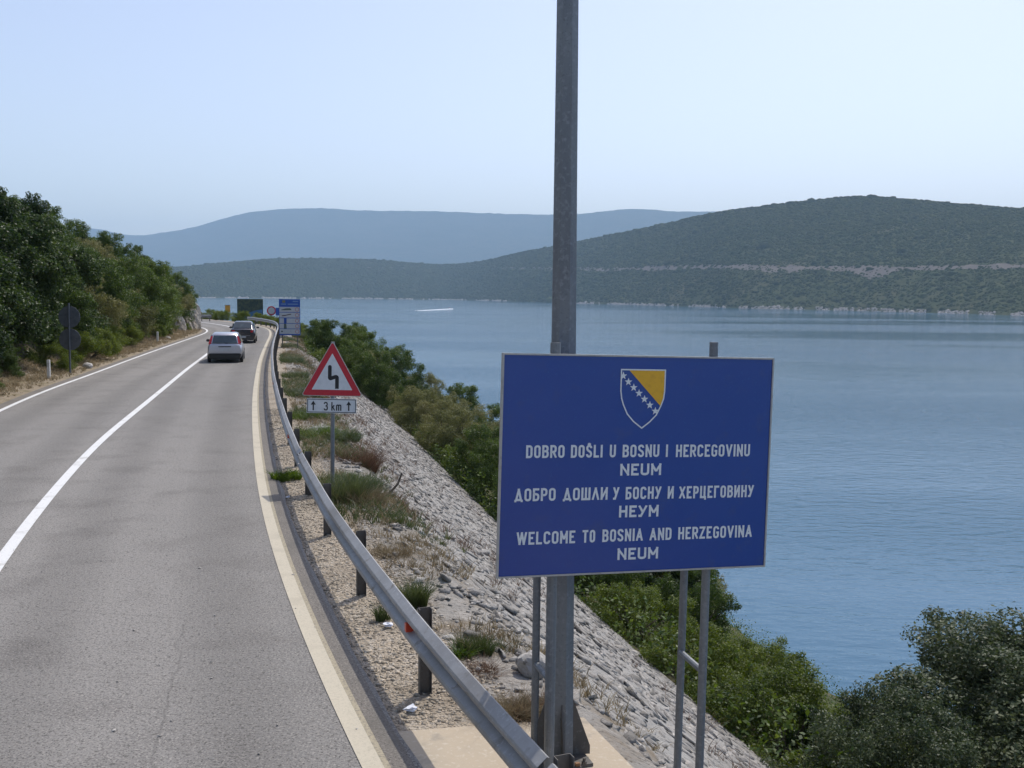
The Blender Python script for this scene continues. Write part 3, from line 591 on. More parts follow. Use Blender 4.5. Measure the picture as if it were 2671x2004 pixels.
# ------------------------------------------------------------------ lettering: a narrow road-sign alphabet drawn as strokes
def fillet(path, closed):
    n = len(path); out = []
    for i, p in enumerate(path):
        x, y = p[0], p[1]; r = p[2] if len(p) > 2 else 0
        if r == 0 or (not closed and i in (0, n - 1)): out.append((x, y)); continue
        a = np.array(path[i - 1][:2], float); c = np.array(path[(i + 1) % n][:2], float); q = np.array((x, y), float)
        da, dc = a - q, c - q; la, lc = np.linalg.norm(da), np.linalg.norm(dc); r_ = min(r, la * .5 + (.5 * la if closed else .5 * la) * .0 + la * .49, lc * .98)
        p0, p1 = q + da / la * r_, q + dc / lc * r_
        for tt in np.linspace(0, 1, 6):
            out.append(tuple((1 - tt) ** 2 * p0 + 2 * tt * (1 - tt) * (q * .9 + (p0 + p1) * .05) + tt ** 2 * p1))
    return out
r = .2
G = {
 'I': (.0, [[(0, 0), (0, 1)]]),
 'D': (.4, [[(0, 0), (0, 1), (.4, 1, r), (.4, 0, r), 'c']]), 'O': (.4, [[(0, 0, r), (0, 1, r), (.4, 1, r), (.4, 0, r), 'c']]),
 'B': (.4, [[(0, 0), (0, 1), (.39, 1, r), (.39, .53, r), (0, .53)], [(.15, .53), (.41, .53, r), (.41, 0, r), (0, 0)]]),
 'R': (.4, [[(0, 0), (0, 1), (.4, 1, r), (.4, .46, r), (0, .46)], [(.2, .46), (.41, 0)]]),
 'S': (.4, [[(0, .22), (0, 0, r), (.4, 0, r), (.4, .42, r), (0, .60, r), (0, 1, r), (.4, 1, r), (.4, .79)]]),
 'L': (.34, [[(0, 1), (0, 0), (.34, 0)]]), 'U': (.4, [[(0, 1), (0, 0, r), (.4, 0, r), (.4, 1)]]),
 'N': (.42, [[(0, 0), (0, 1), (.42, 0), (.42, 1)]]), 'H': (.4, [[(0, 0), (0, 1)], [(.4, 0), (.4, 1)], [(0, .52), (.4, .52)]]),
 'E': (.34, [[(.34, 1), (0, 1), (0, 0), (.34, 0)], [(0, .52), (.3, .52)]]),
 'C': (.4, [[(.4, .76), (.4, 1, r), (0, 1, r), (0, 0, r), (.4, 0, r), (.4, .24)]]),
 'G': (.4, [[(.4, .78), (.4, 1, r), (0, 1, r), (0, 0, r), (.4, 0, r), (.4, .46), (.22, .46)]]),
 'V': (.46, [[(0, 1), (.23, 0), (.46, 1)]]), 'A': (.48, [[(0, 0), (.24, 1), (.48, 0)], [(.09, .3), (.39, .3)]]),
 'W': (.70, [[(0, 1), (.17, 0), (.35, 1), (.53, 0), (.70, 1)]]), 'T': (.42, [[(0, 1), (.42, 1)], [(.21, 1), (.21, 0)]]),
 'M': (.5, [[(0, 0), (0, 1), (.25, .3), (.5, 1), (.5, 0)]]), 'Z': (.4, [[(0, 1), (.4, 1), (0, 0), (.4, 0)]]),
 'Д': (.54, [[(0, -.06), (0, .06)], [(0, .04), (.54, .04)], [(.54, -.06), (.54, .06)], [(.07, .04), (.27, 1), (.47, .04)]]),
 'Б': (.38, [[(.36, 1), (0, 1), (0, 0), (.38, 0, r), (.38, .55, r), (0, .55)]]), 'Р': (.38, [[(0, 0), (0, 1), (.38, 1, r), (.38, .44, r), (0, .44)]]),
 'Ш': (.6, [[(0, 1), (0, 0), (.6, 0), (.6, 1)], [(.3, 0), (.3, 1)]]), 'Л': (.44, [[(0, 0), (.22, 1), (.44, 0)]]),
 'И': (.42, [[(0, 1), (0, 0), (.42, 1), (.42, 0)]]), 'У': (.42, [[(0, 1), (.22, .38)], [(.42, 1), (.1, 0), (.0, 0)]]),
 'Х': (.44, [[(0, 0), (.44, 1)], [(0, 1), (.44, 0)]]), 'Ц': (.46, [[(0, 1), (0, 0), (.46, 0), (.46, -.16)], [(.38, 0), (.38, 1)]]),
 'Г': (.34, [[(0, 0), (0, 1), (.34, 1)]]),
 '3': (.42, [[(0, .80), (0, 1, r), (.40, 1, r), (.40, .53, r), (.16, .53)], [(.16, .53), (.42, .53, r), (.42, 0, r), (0, 0, r), (0, .2)]]),
 'k': (.38, [[(0, 0), (0, 1)], [(.36, .66), (0, .26)], [(.13, .40), (.38, 0)]]), 'm': (.64, [[(0, 0), (0, .68)], [(0, .5), (0, .68, .12), (.32, .68, .15), (.32, 0)], [(.32, .5), (.32, .68, .12), (.64, .68, .15), (.64, 0)]]),
}
for a_, b_ in (('О', 'O'), ('С', 'C'), ('Н', 'H'), ('Е', 'E'), ('В', 'B'), ('М', 'M')): G[a_] = G[b_]
G['Š'] = (.4, G['S'][1] + [[(.08, 1.24), (.2, 1.11), (.32, 1.24)]])
def stroke(path, closed, w):
    P = np.array(path, float)
    if closed: P = np.vstack([P, P[:1]])
    keep = [0] + [i for i in range(1, len(P)) if np.linalg.norm(P[i] - P[i - 1]) > 1e-4]; P = P[keep]
    d = np.diff(P, axis=0); d /= np.linalg.norm(d, axis=1)[:, None]; nn = np.c_[-d[:, 1], d[:, 0]]
    Lp, Rp = [], []
    for i in range(len(P)):
        if i == 0: m_ = nn[0] + nn[-1] if closed else nn[0]
        elif i == len(P) - 1: m_ = nn[0] + nn[-1] if closed else nn[-1]
        else: m_ = nn[i - 1] + nn[i]
        m_ = m_ / (np.linalg.norm(m_) + 1e-9); ref = nn[min(i, len(nn) - 1)]
        k_ = min(1 / max(abs(m_ @ ref), .35), 1.9)
        Lp.append(P[i] + m_ * w / 2 * k_); Rp.append(P[i] - m_ * w / 2 * k_)
    return Lp, Rp
def strokes_of(path, closed):
    """cut a letter's outline at its sharp corners; say which ends get a square cap"""
    if closed: return [(path, (0, 0))]
    cuts = [0]
    for i in range(1, len(path) - 1):
        a, b, c = [np.array(p[:2], float) for p in path[i - 1:i + 2]]
        if len(path[i]) == 2 and (a - b) @ (c - b) > .02: cuts.append(i)
    cuts.append(len(path) - 1)
    flag = lambda p: p[1] <= 0 or p[1] == 1
    return [(path[i:j + 1], (flag(path[i]), flag(path[j]))) for i, j in zip(cuts, cuts[1:])]
def lettering(words, cap, name, parent, mat_, o, u, v, n, base, w=.17, off=.0015, gap=.125):
    """words: list of (text, x0, x1): each word stretched between x0 and x1; baseline y given in the tuple"""
    mb = MB(); lay = 0
    for (txt, x0, x1, y0) in words:
        gsum = sum(G[ch][0] for ch in txt); kx = ((x1 - x0) / cap - len(txt) * w - (len(txt) - 1) * gap) / gsum if gsum > 0 else 1
        adv = []; x = 0
        for ch in txt: adv.append(x); x += G[ch][0] * kx + w + gap
        for ch, ax in zip(txt, adv):
            for path in G[ch][1]:
                cl = path[-1] == 'c'; raw = path[:-1] if cl else path
                for pc_, ext in strokes_of(raw, cl):
                    pth = fillet(pc_, cl)
                    pw_ = [np.array((px_ * kx + ax, py_ * (1 - w) + w / 2)) for px_, py_ in pth]
                    if not cl:
                        for e_, (i0_, i1_) in zip(ext, ((0, 1), (-1, -2))):
                            if e_: d_ = pw_[i0_] - pw_[i1_]; pw_[i0_] = pw_[i0_] + d_ / np.linalg.norm(d_) * w * .5
                    Lp, Rp = stroke(pw_, cl, w)
                    ys_ = [q_[1] for q_ in pc_]; lo_ = min(ys_) * 1.3 if min(ys_) < 0 else 0; hi_ = 1 if max(ys_) <= 1 else 2
                    Lp, Rp = [[(q_[0], min(max(q_[1], lo_), hi_)) for q_ in z_] for z_ in (Lp, Rp)]
                    z = off + .00012 * (lay % 7); lay += 1
                    Vv = []
                    for q in (Lp, Rp):
                        for p_ in q: Vv.append(np.array(o) + np.array(u) * (x0 + w * cap * .5 + p_[0] * cap) + np.array(v) * (y0 + p_[1] * cap) + np.array(n) * z)
                    k_ = len(Lp); mb.add(Vv, [(i, i + 1, k_ + i + 1, k_ + i) for i in range(k_ - 1)])
    return mb.build(name, mat_, parent, base)

# ------------------------------------------------------------------ the blue welcome sign
SW, SH = 2.0796, 1.5645
yaw, tilt, rl = .2737, -.0206, -.025
u0 = np.array([math.cos(yaw), math.sin(yaw), 0]); n0 = np.array([math.sin(yaw), -math.cos(yaw), 0]); v0 = np.array([0, 0, 1.]) * math.cos(tilt) + n0 * math.sin(tilt)
su = u0 * math.cos(rl) + v0 * math.sin(rl); sv = -u0 * math.sin(rl) + v0 * math.cos(rl); sn = np.cross(su, sv)
so = np.array([.9207, 7.05, 2.293])
sb = np.array([.86, 7.06, -.1])
ws = thing('welcome_sign', 'large blue welcome sign with a coat of arms and white lettering on steel posts', 'road sign', sb)
MB().box(so - sn * .012, (SW - .016, SH - .016, .022), axes=(su, sv, sn)).build('panel', M['panel_blue'], ws, sb)
fr_ = MB()
for (a_, b_, w_, h_) in ((0, SH / 2 - .006, SW, .012), (0, -SH / 2 + .006, SW, .012), (-SW / 2 + .006, 0, .012, SH - .024), (SW / 2 - .006, 0, .012, SH - .024)):
    fr_.box(so + su * a_ + sv * b_ - sn * .010, (w_, h_, .034), axes=(su, sv, sn))
fr_.build('edge_frame', M['panel_edge'], ws, sb)
for b_ in (-.45, .45):
    MB().box(so + sv * b_ - sn * .037, (SW - .1, .05, .024), axes=(su, sv, sn)).build('back_rail', M['galv_dark'], ws, sb)
def sign_post(x, y, top, r_, foot=-.9):
    MB().tube([(x[0], y[0], foot), (x[1], y[1], top)], r_, 14).build('post', M['galv'], ws, sb, smooth=False)
ax_ = np.array([.293, 6.905 + .01, 0]); bx_ = np.array([1.4415, 7.215, 0])
sign_post((.292, .303), (6.925, 6.975), 3.165, .037, .0)
sign_post((1.435, 1.478), (7.225, 7.30), 3.165, .032)
sign_post((.196, .205), (7.27, 7.27), 2.7, .029, .0)
sign_post((1.327, 1.372), (7.575, 7.615), 2.7, .030, -1.2)
MB().tube([(.300, 6.95, .72), (.203, 7.26, .735)], .024, 10).build('brace', M['galv'], ws, sb)
MB().tube([(1.447, 7.24, .70), (1.342, 7.58, .72)], .024, 10).build('brace', M['galv'], ws, sb)
cap = .0905
args = dict(parent=ws, mat_=M['letter_white'], o=so, u=su, v=sv, n=sn, base=sb)
lettering([('DOBRO', -.853, -.572, .0560), ('DOŠLI', -.525, -.288, .0555), ('U', -.234, -.188, .0555), ('BOSNU', -.136, .147, .055), ('I', .1985, .212, .0545), ('HERCEGOVINU', .2776, .8727, .0525)], cap, 'lettering', **args)
lettering([('NEUM', -.149, .1665, -.0765)], cap * .94, 'lettering', w=.20, gap=.17, **args)
lettering([('ДОБРО', -.928, -.628, -.246), ('ДОШЛИ', -.574, -.239, -.2475), ('У', -.197, -.151, -.2485), ('БОСНУ', -.1015, .1744, -.249), ('И', .225, .272, -.2495), ('ХЕРЦЕГОВИНУ', .316, .9184, -.252)], cap, 'lettering', **args)
lettering([('НЕУМ', -.147, .158, -.378)], cap * .94, 'lettering', w=.20, gap=.17, **args)
lettering([('WELCOME', -.903, -.4726, -.5520), ('TO', -.4187, -.3225, -.5515), ('BOSNIA', -.268, .0426, -.5515), ('AND', .0963, .2673, -.5525), ('HERZEGOVINA', .3208, .9179, -.5525)], cap, 'lettering', **args)
lettering([('NEUM', -.1475, .167, -.686)], cap * .94, 'lettering', w=.20, gap=.17, **args)
# coat of arms
half = [(-.1665, .6805), (-.1662, .53), (-.158, .475), (-.143, .43), (-.112, .366), (-.063, .3125), (.003, .264)]
shp = half + [(.062, .308), (.112, .358), (.146, .426), (.164, .475), (.1705, .53), (.1705, .6805)]
em = bpy.data.objects.new('emblem', None); C.objects.link(em); em.parent = ws
ol = MB(); Lp, Rp = stroke(shp, True, .0095); k_ = len(Lp)
ol.add([so + su * p[0] + sv * p[1] + sn * .0030 for p in Lp + Rp], [(i, i + 1, k_ + i + 1, k_ + i) for i in range(k_ - 1)])
ol.build('shield_outline', M['letter_white'], em, sb)
MB().add([so + su * a_ + sv * b_ + sn * .0016 for a_, b_ in [(-.106, .676), (.1665, .676), (.1665, .53), (.160, .475), (.1415, .423)]], [(0, 4, 3, 2, 1)]).build('yellow_field', M['sign_yellow'], em, sb)
for q, (a_, b_) in enumerate([(-.151, .6365), (-.1105, .594), (-.0688, .5538), (-.027, .5134), (.0167, .4715), (.0596, .429), (.1035, .386)]):
    pts = []
    for k_ in range(10):
        rr_ = .030 if k_ % 2 == 0 else .0125; th = R(90 + 36 * k_); pts.append((a_ + rr_ * math.cos(th), b_ + rr_ * math.sin(th)))
    if q == 0: pts = [(max(p[0], -.1645), p[1]) for p in pts]
    if q == 6: pts = [(min(p[0], .129), p[1]) for p in pts]
    Vv = [so + su * a_ + sv * b_ + sn * .002] + [so + su * p[0] + sv * p[1] + sn * .002 for p in pts]
    MB().add(Vv, [(0, 1 + i, 1 + (i + 1) % 10) for i in range(10)]).build('star', M['letter_white'], em, sb)

# ------------------------------------------------------------------ triangular warning sign
wb = np.array([-3.25, 17.85, -.05])
wt = thing('warning_sign', 'red and white triangular double bend warning sign with a 3 km plate', 'road sign', wb)
MB().tube([(wb[0], wb[1], -.5), (wb[0] + .03, wb[1], 2.62)], .036, 12).build('pole', M['galv'], wt, wb)
wu = np.array([math.cos(R(4)), math.sin(R(4)), 0]); wn_ = np.array([math.sin(R(4)), -math.cos(R(4)), 0]); wvv = np.array([0, 0, 1.])
wu, wvv = wu * math.cos(R(-1)) + wvv * math.sin(R(-1)), -wu * math.sin(R(-1)) + wvv * math.cos(R(-1))
p_top, p_l, p_r = at(868.5, 889, 17.8), at(786, 1031, 17.8), at(945, 1036, 17.8)
ctr = (p_top + p_l + p_r) / 3; side = np.linalg.norm(p_r - p_l); hgt = p_top[2] - (p_l[2] + p_r[2]) / 2
def tri(k_, rr=.03):
    pts = [(-side / 2 * k_, -hgt / 3 * k_), (side / 2 * k_, -hgt / 3 * k_), (0, hgt * 2 / 3 * k_)]
    return [tuple(p) for p in fillet([(*p, rr) for p in pts], True)]
MB().prism(tri(1.0, .06), ctr, wu, wvv, wn_, -.012, .004).build('triangle_plate', M['panel_edge'], wt, wb)
MB().prism(tri(.965, .05), ctr, wu, wvv, wn_, .005, .0065).build('red_border', M['sign_red'], wt, wb)
MB().prism(tri(.66, .01), ctr, wu, wvv, wn_, .0075, .009).build('white_field', M['sign_white'], wt, wb)
sy = hgt / 1180.0   # symbol, measured on the photo in the plate's own units
def sp(x, y): return ((x - 765) * sy, (y - 805) * -sy)
path = fillet([(*sp(715, 575),), (*sp(715, 830), 30 * sy), (*sp(868, 770), 45 * sy), (*sp(868, 1040),)], False)
Lp, Rp = stroke(path, False, 78 * sy); k_ = len(Lp)
sy_mb = MB().add([ctr + wu * p[0] + wvv * p[1] + wn_ * .010 for p in Lp + Rp], [(i, i + 1, k_ + i + 1, k_ + i) for i in range(k_ - 1)])
c0 = sp(715, 575); cap_ = [(c0[0] + 39 * sy * math.cos(R(a_)), c0[1] + 39 * sy * math.sin(R(a_))) for a_ in range(0, 181, 20)]
sy_mb.add([ctr + wu * p[0] + wvv * p[1] + wn_ * .0101 for p in cap_], [tuple(range(len(cap_)))])
sy_mb.build('bend_symbol', M['sign_black'], wt, wb)
q_l, q_r = at(801, 1058, 17.78), at(929, 1060, 17.78); pc = (q_l + q_r) / 2; pw = np.linalg.norm(q_r - q_l); phh = .262
plate = MB().box(pc - wn_ * .0, (pw, phh, .012), axes=(wu, wvv, wn_)).build('distance_plate', M['sign_white'], wt, wb)
bd = MB()
for (a_, b_, w_, h_) in ((0, phh / 2 - .016, pw - .02, .012), (0, -phh / 2 + .016, pw - .02, .012), (-pw / 2 + .016, 0, .012, phh - .045), (pw / 2 - .016, 0, .012, phh - .045)):
    bd.box(pc + wu * a_ + wvv * b_ + wn_ * .0068, (w_, h_, .0015), axes=(wu, wvv, wn_))
bd.build('plate_border', M['sign_black'], plate, wb)
lettering([('3', -.140, -.14 + .075, -.085), ('km', -.005, .175, -.085)], .155, 'lettering', plate, M['sign_black'], pc, wu, wvv, wn_, wb, w=.14, off=.0078)
for sx_ in (-.325, .305):
    MB().add([pc + wu * (sx_ + a_) + wvv * b_ + wn_ * .0078 for a_, b_ in [(-.012, -.085), (.012, -.085), (.012, .02), (.045, .015), (0, .09), (-.045, .015), (-.012, .02)]], [tuple(range(7))]).build('arrow', M['sign_black'], plate, wb)

# ------------------------------------------------------------------ boards and signs by the bend
Yb = 64.3
i_tl, i_br = at(727.5, 780.5, Yb), at(783.5, 875, Yb); ib = np.array([(i_tl[0] + i_br[0]) / 2, Yb, -.1])
bt = thing('information_board', 'tall blue speed limit board with pale rows beside the guardrail bend', 'information board', ib)
iw, ih = i_br[0] - i_tl[0], i_tl[2] - i_br[2]; ux = np.array([1., 0, 0]); vz = np.array([0, 0, 1.]); ny = np.array([0, -1., 0])
io = np.array([i_tl[0], Yb, i_tl[2]])
MB().box(io + ux * iw / 2 - vz * ih / 2, (iw, .04, ih)).build('panel', M['board_blue'], bt, ib)
for pxx in (.14, .86):
    MB().tube([(io[0] + iw * pxx, Yb + .06, -1.6), (io[0] + iw * pxx, Yb + .06, io[2] - .1)], .035, 8).build('post', M['galv_dark'], bt, ib)
# measured rows, from the board's top-left corner, in 1/100 of its width and height
def irect(name, a0, b0, a1, b1, m_, lay=0, parent=None):
    return MB().box(io + ux * iw * (a0 + a1) / 2 - vz * ih * (b0 + b1) / 2 + ny * (.0215 + .002 * lay), (iw * (a1 - a0), .0018, ih * (b1 - b0))).build(name, m_, parent or bt, ib)
rows = [(.215, .355), (.372, .51), (.53, .665), (.68, .815), (.83, .965)]
rowo = [irect('row_field', .02, b0, .975, b1, M['board_grey']) for b0, b1 in rows]
M['board_text'] = mat('board_text_blue_grey', (.16, .28, .46), .6); M['board_green'] = mat('pictogram_green_grey', (.09, .12, .11), .7); M['board_redd'] = mat('speed_red', (.42, .2, .2), .6)
M['board_brn'] = mat('pictogram_brown', (.13, .09, .08), .7); M['board_deep'] = mat('pictogram_blue', (.02, .07, .30), .6)
irect('crest', .16, .035, .30, .10, mat('crest_olive', (.2, .2, .08), .6)); irect('header_text', .66, .05, .92, .075, M['board_text']); irect('header_text', .10, .125, .34, .15, M['board_text']); irect('header_text', .42, .125, .90, .15, M['board_text'])
def picto(pts, b0, b1, m_, parent, name='pictogram'):
    return MB().add([io + ux * iw * a_ - vz * ih * (b0 + (b1 - b0) * b_) + ny * .026 for a_, b_ in pts], [tuple(range(len(pts)))]).build(name, m_, parent, ib)
picto([(.10, .55), (.22, .42), (.30, .3), (.52, .25), (.58, .42), (.60, .62), (.12, .68)], *rows[0], M['board_green'], rowo[0])
picto([(.12, .72), (.14, .55), (.30, .45), (.52, .25), (.58, .25), (.56, .42), (.34, .62), (.2, .75)], *rows[1], M['board_brn'], rowo[1])
picto([(.23, .0), (.36, .0), (.36, 1.0), (.23, 1.0)], *rows[2], M['board_deep'], rowo[2]); picto([(.23, .0), (.34, .0), (.36, 1.0), (.22, 1.0)], *rows[3], M['board_green'], rowo[3])
picto([(.09, .35), (.18, .35), (.18, .6), (.09, .6)], *rows[4], M['board_green'], rowo[4])
for (b0, b1), ro in zip(rows, rowo):
    cx_, cy_ = .855, (b0 + b1) / 2; rad = (b1 - b0) * .42 * ih
    MB().tube([io + ux * iw * cx_ - vz * ih * cy_ + ny * .0235, io + ux * iw * cx_ - vz * ih * cy_ + ny * .0255], rad, 16).build('speed_disc', M['board_redd'], ro, ib)
    MB().tube([io + ux * iw * cx_ - vz * ih * cy_ + ny * .0257, io + ux * iw * cx_ - vz * ih * cy_ + ny * .0265], rad * .68, 16).build('speed_disc_centre', M['board_grey'], ro, ib)

Yr = 108.0
rc = at(708, 811, Yr)
rt = thing('round_sign', 'round red-rimmed sign on a thin pole behind the tall blue board', 'road sign', (rc[0], Yr, -.3)); rb = np.array([rc[0], Yr, -.3])
MB().tube([(rc[0], Yr + .04, -.8), (rc[0], Yr + .04, rc[2] + .3)], .04, 8).build('pole', M['galv_dark'], rt, rb)
MB().tube([(rc[0], Yr, rc[2]), (rc[0], Yr - .02, rc[2])], .50, 24).build('red_rim', M['sign_red'], rt, rb)
MB().tube([(rc[0], Yr - .021, rc[2]), (rc[0], Yr - .03, rc[2])], .36, 24).build('white_disc', M['board_grey'], rt, rb)
b0_, b1_ = at(719, 803, 106), at(741, 823, 106); bb = np.array([(b0_[0] + b1_[0]) / 2, 106, -.6])
qt = thing('blue_sign', 'small plain blue sign partly hidden behind the tall speed limit board', 'road sign', bb)
MB().box((bb[0], 106, (b0_[2] + b1_[2]) / 2), (b1_[0] - b0_[0], .03, b0_[2] - b1_[2])).build('panel', M['board_blue'], qt, bb)
for k_ in (-.3, .3): MB().tube([(bb[0] + k_, 106.04, -1.2), (bb[0] + k_, 106.04, b0_[2] - .05)], .035, 8).build('post', M['galv_dark'], qt, bb)

Yl = 126.0
c0_, c1_ = at(618.5, 780, Yl), at(686.5, 836, Yl); lb = np.array([(c0_[0] + c1_[0]) / 2, Yl, -1.0])
lt = thing('billboard', 'large dark billboard with a wooded coast and blue sea picture beyond the bend', 'billboard', lb)
bw, bh = c1_[0] - c0_[0], c0_[2] - c1_[2]; zc = (c0_[2] + c1_[2]) / 2
MB().box((lb[0], Yl, zc), (bw, .12, bh)).build('panel', M['board_dark'], lt, lb, bevel=.02)
MB().prism([(-bw * .46, -bh * .44), (bw * .48, -bh * .44), (bw * .48, bh * .02), (bw * .2, bh * -.04), (-bw * .05, -bh * .14), (-bw * .2, -bh * .3)], (lb[0], Yl, zc), ux, vz, ny, .0625, .066).build('picture_sea', M['board_sea'], lt, lb)
for k_ in (-.32, .02, .34): MB().tube([(lb[0] + bw * k_, Yl + .12, -2.5), (lb[0] + bw * k_, Yl + .12, zc)], .07, 8).build('leg', M['galv_dark'], lt, lb)
Yo = 137.0
d0, d1 = at(587, 797, Yo), at(600.5, 815.5, Yo); ob = np.array([(d0[0] + d1[0]) / 2, Yo, -.8])
ot = thing('yellow_sign', 'small yellow sign standing above shrubs left of the dark billboard', 'road sign', ob)
MB().box((ob[0], Yo, (d0[2] + d1[2]) / 2), (d1[0] - d0[0], .05, d0[2] - d1[2])).build('panel', M['board_orange'], ot, ob)
MB().box((ob[0], Yo, d0[2] + .03), (d1[0] - d0[0] + .1, .1, .06)).build('top_cap', M['board_brown'], ot, ob)
MB().tube([(ob[0], Yo + .06, -2), (ob[0], Yo + .06, d0[2] - .1)], .05, 8).build('post', M['galv_dark'], ot, ob)
Yg = 141.0
g0_, g1_ = at(499, 800, Yg), at(516.5, 817.5, Yg); gb = np.array([(g0_[0] + g1_[0]) / 2, Yg, -.8])
gt = thing('grey_board', 'small grey-brown board beside the last trees where the road disappears', 'road sign', gb)
MB().box((gb[0], Yg, (g0_[2] + g1_[2]) / 2), (g1_[0] - g0_[0], .06, g0_[2] - g1_[2])).build('panel', M['board_brown'], gt, gb)
MB().tube([(gb[0], Yg + .07, -2), (gb[0], Yg + .07, g0_[2] - .1)], .05, 8).build('post', M['galv_dark'], gt, gb)

# two round signs seen from behind, on the left verge
vb = np.array([-18.57, 41.7, .05])
vt = thing('sign_pair', 'pair of round dark-backed signs one above the other on the left verge', 'road sign', vb)
MB().tube([(vb[0], vb[1], -.3), (vb[0] + .02, vb[1], 2.95)], .04, 10).build('pole', M['sign_back'], vt, vb)
for zc_ in (2.38, 1.44):
    MB().tube([(vb[0] + .01, vb[1] + .05, zc_), (vb[0] + .01, vb[1] + .065, zc_)], .455, 28).build('sign_disc', M['sign_back'], vt, vb)
    MB().box((vb[0] + .01, vb[1] + .03, zc_), (.5, .03, .04)).build('clamp', M['sign_back'], vt, vb)

def delineator(x, y, label):
    t = thing('delineator_post', label, 'marker post', (x, y, .03), 0, 'white marker posts on the left verge')
    m_ = MB(); m_.prism([(-.06, -.045), (.06, -.045), (.045, .05), (-.045, .05)], (0, 0, 0), (1, 0, 0), (0, 1, 0), (.0, 0, 1), -.2, .74); m_.build('shaft', M['plastic_white'], t, bevel=.008)
    MB().box((0, -.048, .55), (.05, .006, .14)).build('reflector', M['board_grey'], t)
delineator(-18.16, 38.9, 'white marker post on the left verge just before the pair of round signs')
delineator(-23.92, 67.1, 'farther white marker post on the left verge near the bushes before the rocks')

# ------------------------------------------------------------------ cars
def loft(stations, name, mat_, parent, smooth=True):
    """stations: list of rings (same count) of (x,y,z)"""
    k = len(stations[0]); V = [p for s in stations for p in s]; Fs = []
    for i in range(len(stations) - 1):
        for j in range(k): a, b = i * k + j, i * k + (j + 1) % k; Fs.append((a, b, b + k, a + k))
    Fs.append(tuple(reversed(range(k)))); Fs.append(tuple(range((len(stations) - 1) * k, len(stations) * k)))
    o = MB().add(V, Fs).build(name, mat_, parent, smooth=smooth)
    md = o.modifiers.new('edge', 'EDGE_SPLIT'); md.split_angle = R(38)
    return o
def ring(y, w0, w1, w2, z0, z1, z2, cr=.05):
    """half widths at the sill, belt and top; heights; x right"""
    h = [(w0 - .06, z0), (w0, z0 + .08), (w1, z0 + (z1 - z0) * .55), (w1 - .01, z1), (w2, z2 - cr), (w2 - cr * 1.6, z2)]
    return [(x, y, z) for x, z in h] + [(-x, y, z) for x, z in reversed(h)]
